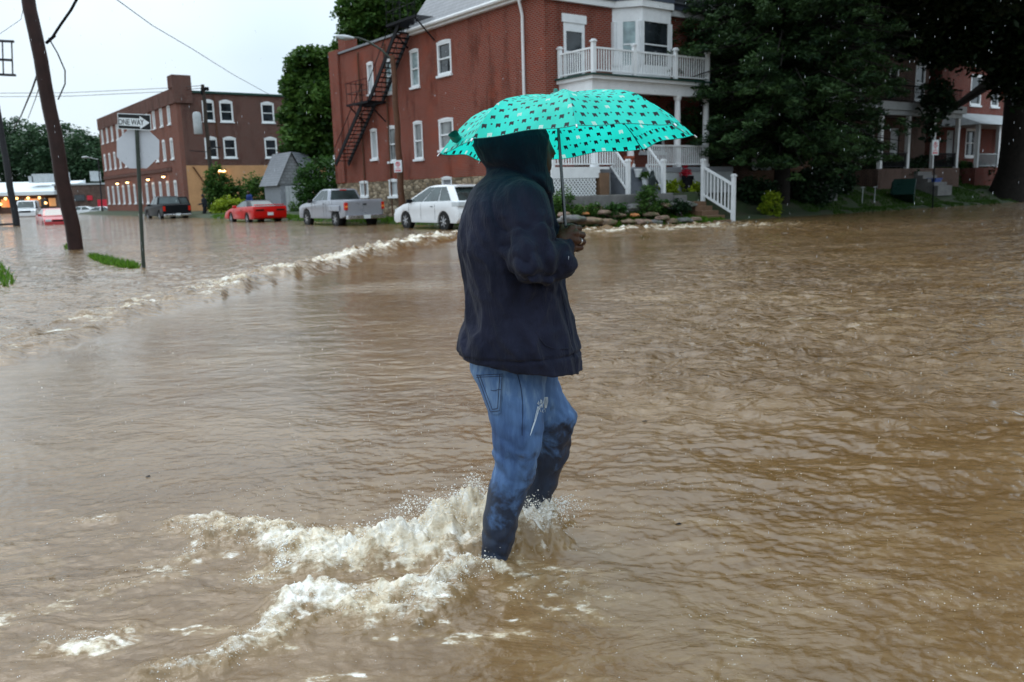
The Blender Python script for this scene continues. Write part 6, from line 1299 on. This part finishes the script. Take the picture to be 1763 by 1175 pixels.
# ------------------------------------------------------------------ splash, spray, rain, debris
ico_v = []; ico_f = []
bm = bmesh.new(); bmesh.ops.create_icosphere(bm, subdivisions=1, radius=1); ico_v = np.array([v.co[:] for v in bm.verts]); ico_f = np.array([[v.index for v in f.verts] for f in bm.faces]); bm.free()
def blobs(name, P, S, mat, label, cat, seed=0, rot=True):
    rg = np.random.default_rng(seed); N = len(P); k = len(ico_v); V = np.repeat(ico_v[None], N, 0)*S[:, None, :]
    if rot:
        a = rg.random(N)*6.283; b = rg.normal(size=N)*.6; ca, sa, cb_, sb_ = np.cos(a)[:, None], np.sin(a)[:, None], np.cos(b)[:, None], np.sin(b)[:, None]
        x, y, z = V[..., 0], V[..., 1], V[..., 2]; x, z = x*cb_+z*sb_, -x*sb_+z*cb_; V = np.stack([x*ca-y*sa, x*sa+y*ca, z], -1)
    V = V+P[:, None, :]; Fb = (ico_f[None]+(np.arange(N)*k)[:, None, None]).reshape(-1, 3)
    return tag(npmesh(name, V.reshape(-1, 3), Fb, mat), label, cat, kind='stuff')
t = NT('spray'); n = t.noise(t.coord(), 12, 4, .7)
t.set(Base_Color=t.ramp(n, (.35, (.75, .7, .6)), (.6, (.9, .9, .88))), Roughness=.12, Specular_IOR_Level=.8)
tr = t.new('ShaderNodeBsdfTransparent'); mx = t.new('ShaderNodeMixShader'); mx.inputs[0].default_value = .12; t.l(t.p.outputs[0], mx.inputs[1]); t.l(tr.outputs[0], mx.inputs[2]); t.l(mx.outputs[0], t.o.inputs[0]); SPR = t.m
rg = np.random.default_rng(11); Ps, Ss = [], []
def spray(band, n, zs, smin_, smax_, wmul=1., up=1.):
    W_ = [(G(a, b, ZN), w_, s_) for a, b, w_, s_ in band]; seg = rg.integers(0, len(W_)-1, n); t_ = rg.random(n)
    A = np.array([w[0][:2] for w in W_]); Wd = np.array([w[1] for w in W_]); St = np.array([w[2] for w in W_])
    p = A[seg]+(A[seg+1]-A[seg])*t_[:, None]; wd = Wd[seg]+(Wd[seg+1]-Wd[seg])*t_; st = St[seg]+(St[seg+1]-St[seg])*t_
    p = p+rg.normal(size=(n, 2))*wd[:, None]*.6*wmul; cl = fbm2(p[:, 0]*9, p[:, 1]*11, 3); ok = (cl+.55*rg.random(n) > .12)&(rg.random(n) < st)
    p, st = p[ok], st[ok]; z, f_, c_ = water(p[:, 0], p[:, 1]); m_ = len(p)
    z = z+rg.exponential(zs, m_)*st*up-.002; s = smin_+(smax_-smin_)*rg.random(m_)**3
    Ps.append(np.column_stack([p, z])); Ss.append(np.stack([s*(.7+rg.random(m_)*1.3), s*(.7+.6*rg.random(m_)), s*(.6+.5*rg.random(m_))], 1))
spray(bandA, 8000, .006, .0007, .0030); spray(bandA[:6], 3500, .022, .0008, .003, .8); spray(bandB, 4500, .004, .0007, .0026); spray(bandA2, 1500, .005, .0012, .004)
for b_ in (bandC, bandD, bandE, bandF, bandG): spray(b_, 300, .003, .0008, .0026)
# the crest thrown up against the shins
for px, py, Y, sx, sz, n in ((820, 838, 3.22, .025, .03, 420), (800, 864, 3.2, .05, .025, 400), (700, 868, 3.25, .02, .015, 140), (745, 872, 3.22, .05, .015, 220), (912, 868, 3.12, .03, .015, 300), (955, 870, 3.15, .05, .015, 380), (975, 862, 3.15, .02, .01, 80), (940, 885, 3.05, .06, .015, 260), (838, 960, 2.86, .015, .015, 60)):
    c_ = AY(px, py, Y); p = np.column_stack([c_[0]+rg.normal(size=n)*sx, Y+rg.normal(size=n)*.04, c_[2]+rg.normal(size=n)*sz]); s = .0008+.003*rg.random(n)**3; Ps.append(p); Ss.append(np.stack([s*1.2, s, s*.9], 1))
n = 6000; x = rg.uniform(-1.7, 1.6, n); y = rg.uniform(1.6, 3.9, n); _k = fbm2(x*2.6+11, y*5.0, 5, .65)+.5*rg.random(n) > .42; x, y = x[_k], y[_k]; n = len(x); z, _f, _c = water(x, y); s = .0007+.0015*rg.random(n)**3; Ps.append(np.column_stack([x, y, z+rg.exponential(.002, n)])); Ss.append(np.stack([s, s, s*.8], 1))
blobs('splash', np.concatenate(Ps), np.concatenate(Ss), SPR, 'white spray and froth thrown up round the wading legs and trailing left', 'splash', 5)
# rain striking the water: tiny crowns and bubbles
n = 3600; r_ = 1.7*(9/1.7)**rg.random(n)**.9; a = rg.uniform(-.65, .65, n); x, y = r_*np.sin(a), r_*np.cos(a); _k = fbm2(x*2.1, y*2.1, 3)+.5*rg.random(n) > .38; x, y, r_ = x[_k], y[_k], r_[_k]; n = len(x); z, _f, _c = water(x, y); s = (.0007+.0014*rg.random(n)**4)*np.clip(r_/3, .8, 2.2)
blobs('rain_splashes', np.column_stack([x, y, z+.001+rg.exponential(.004, n)]), np.stack([s, s, s*.9], 1), SPR, 'tiny droplets kicked up by rain all over the flood water', 'droplets', 6)
n = 900; y = 2.2*(22/2.2)**rg.random(n); x = y*rg.uniform(-.68, .68, n); z = rg.random(n)*(1.3+y*.32); s = .00085*np.clip(y/4, .8, 2.0)
t = NT('rain_drop'); t.set(Base_Color=(.75, .8, .85, 1), Roughness=.1, Specular_IOR_Level=.8); tr = t.new('ShaderNodeBsdfTransparent'); mx = t.new('ShaderNodeMixShader'); mx.inputs[0].default_value = .6; t.l(t.p.outputs[0], mx.inputs[1]); t.l(tr.outputs[0], mx.inputs[2]); t.l(mx.outputs[0], t.o.inputs[0])
ok = np.hypot(x, y-2.95) > .55
blobs('rain', np.column_stack([x, y, z])[ok], np.stack([s, s, s*7], 1)[ok], t.m, 'falling raindrops in the air in front of the brick houses', 'rain', 7, rot=False)
for i, (px, py, lab) in enumerate(((1110, 728, 'small dark leaf floating right of the far knee'), (255, 822, 'tiny dark leaf floating at left of the wake'), (1168, 905, 'wet dark leaf fragment floating at lower right'), (1352, 402, 'pale scrap floating far right of the standing wave'), (1532, 537, 'pale bit of litter drifting on the right-hand ripples'))):
    p = G(px, py, ZN); z_ = wz(p[0], p[1]); s_ = .012*max(1, p[1]/4); l_ = MB().add([(-s_, 0, 0), (-.3*s_, -.5*s_, .003), (s_, -.1*s_, .001), (.4*s_, .5*s_, .004), (-s_, 0, -.003), (-.3*s_, -.5*s_, 0), (s_, -.1*s_, -.002), (.4*s_, .5*s_, .001)], [(0, 1, 2, 3), (7, 6, 5, 4), (0, 4, 5, 1), (1, 5, 6, 2), (2, 6, 7, 3), (3, 7, 4, 0)]).build('leaf' if i < 3 else 'litter', 'iron' if i < 3 else 'offwhite'); l_.location = (p[0], p[1], z_+.004); tag(l_, lab, 'leaf' if i < 3 else 'litter')
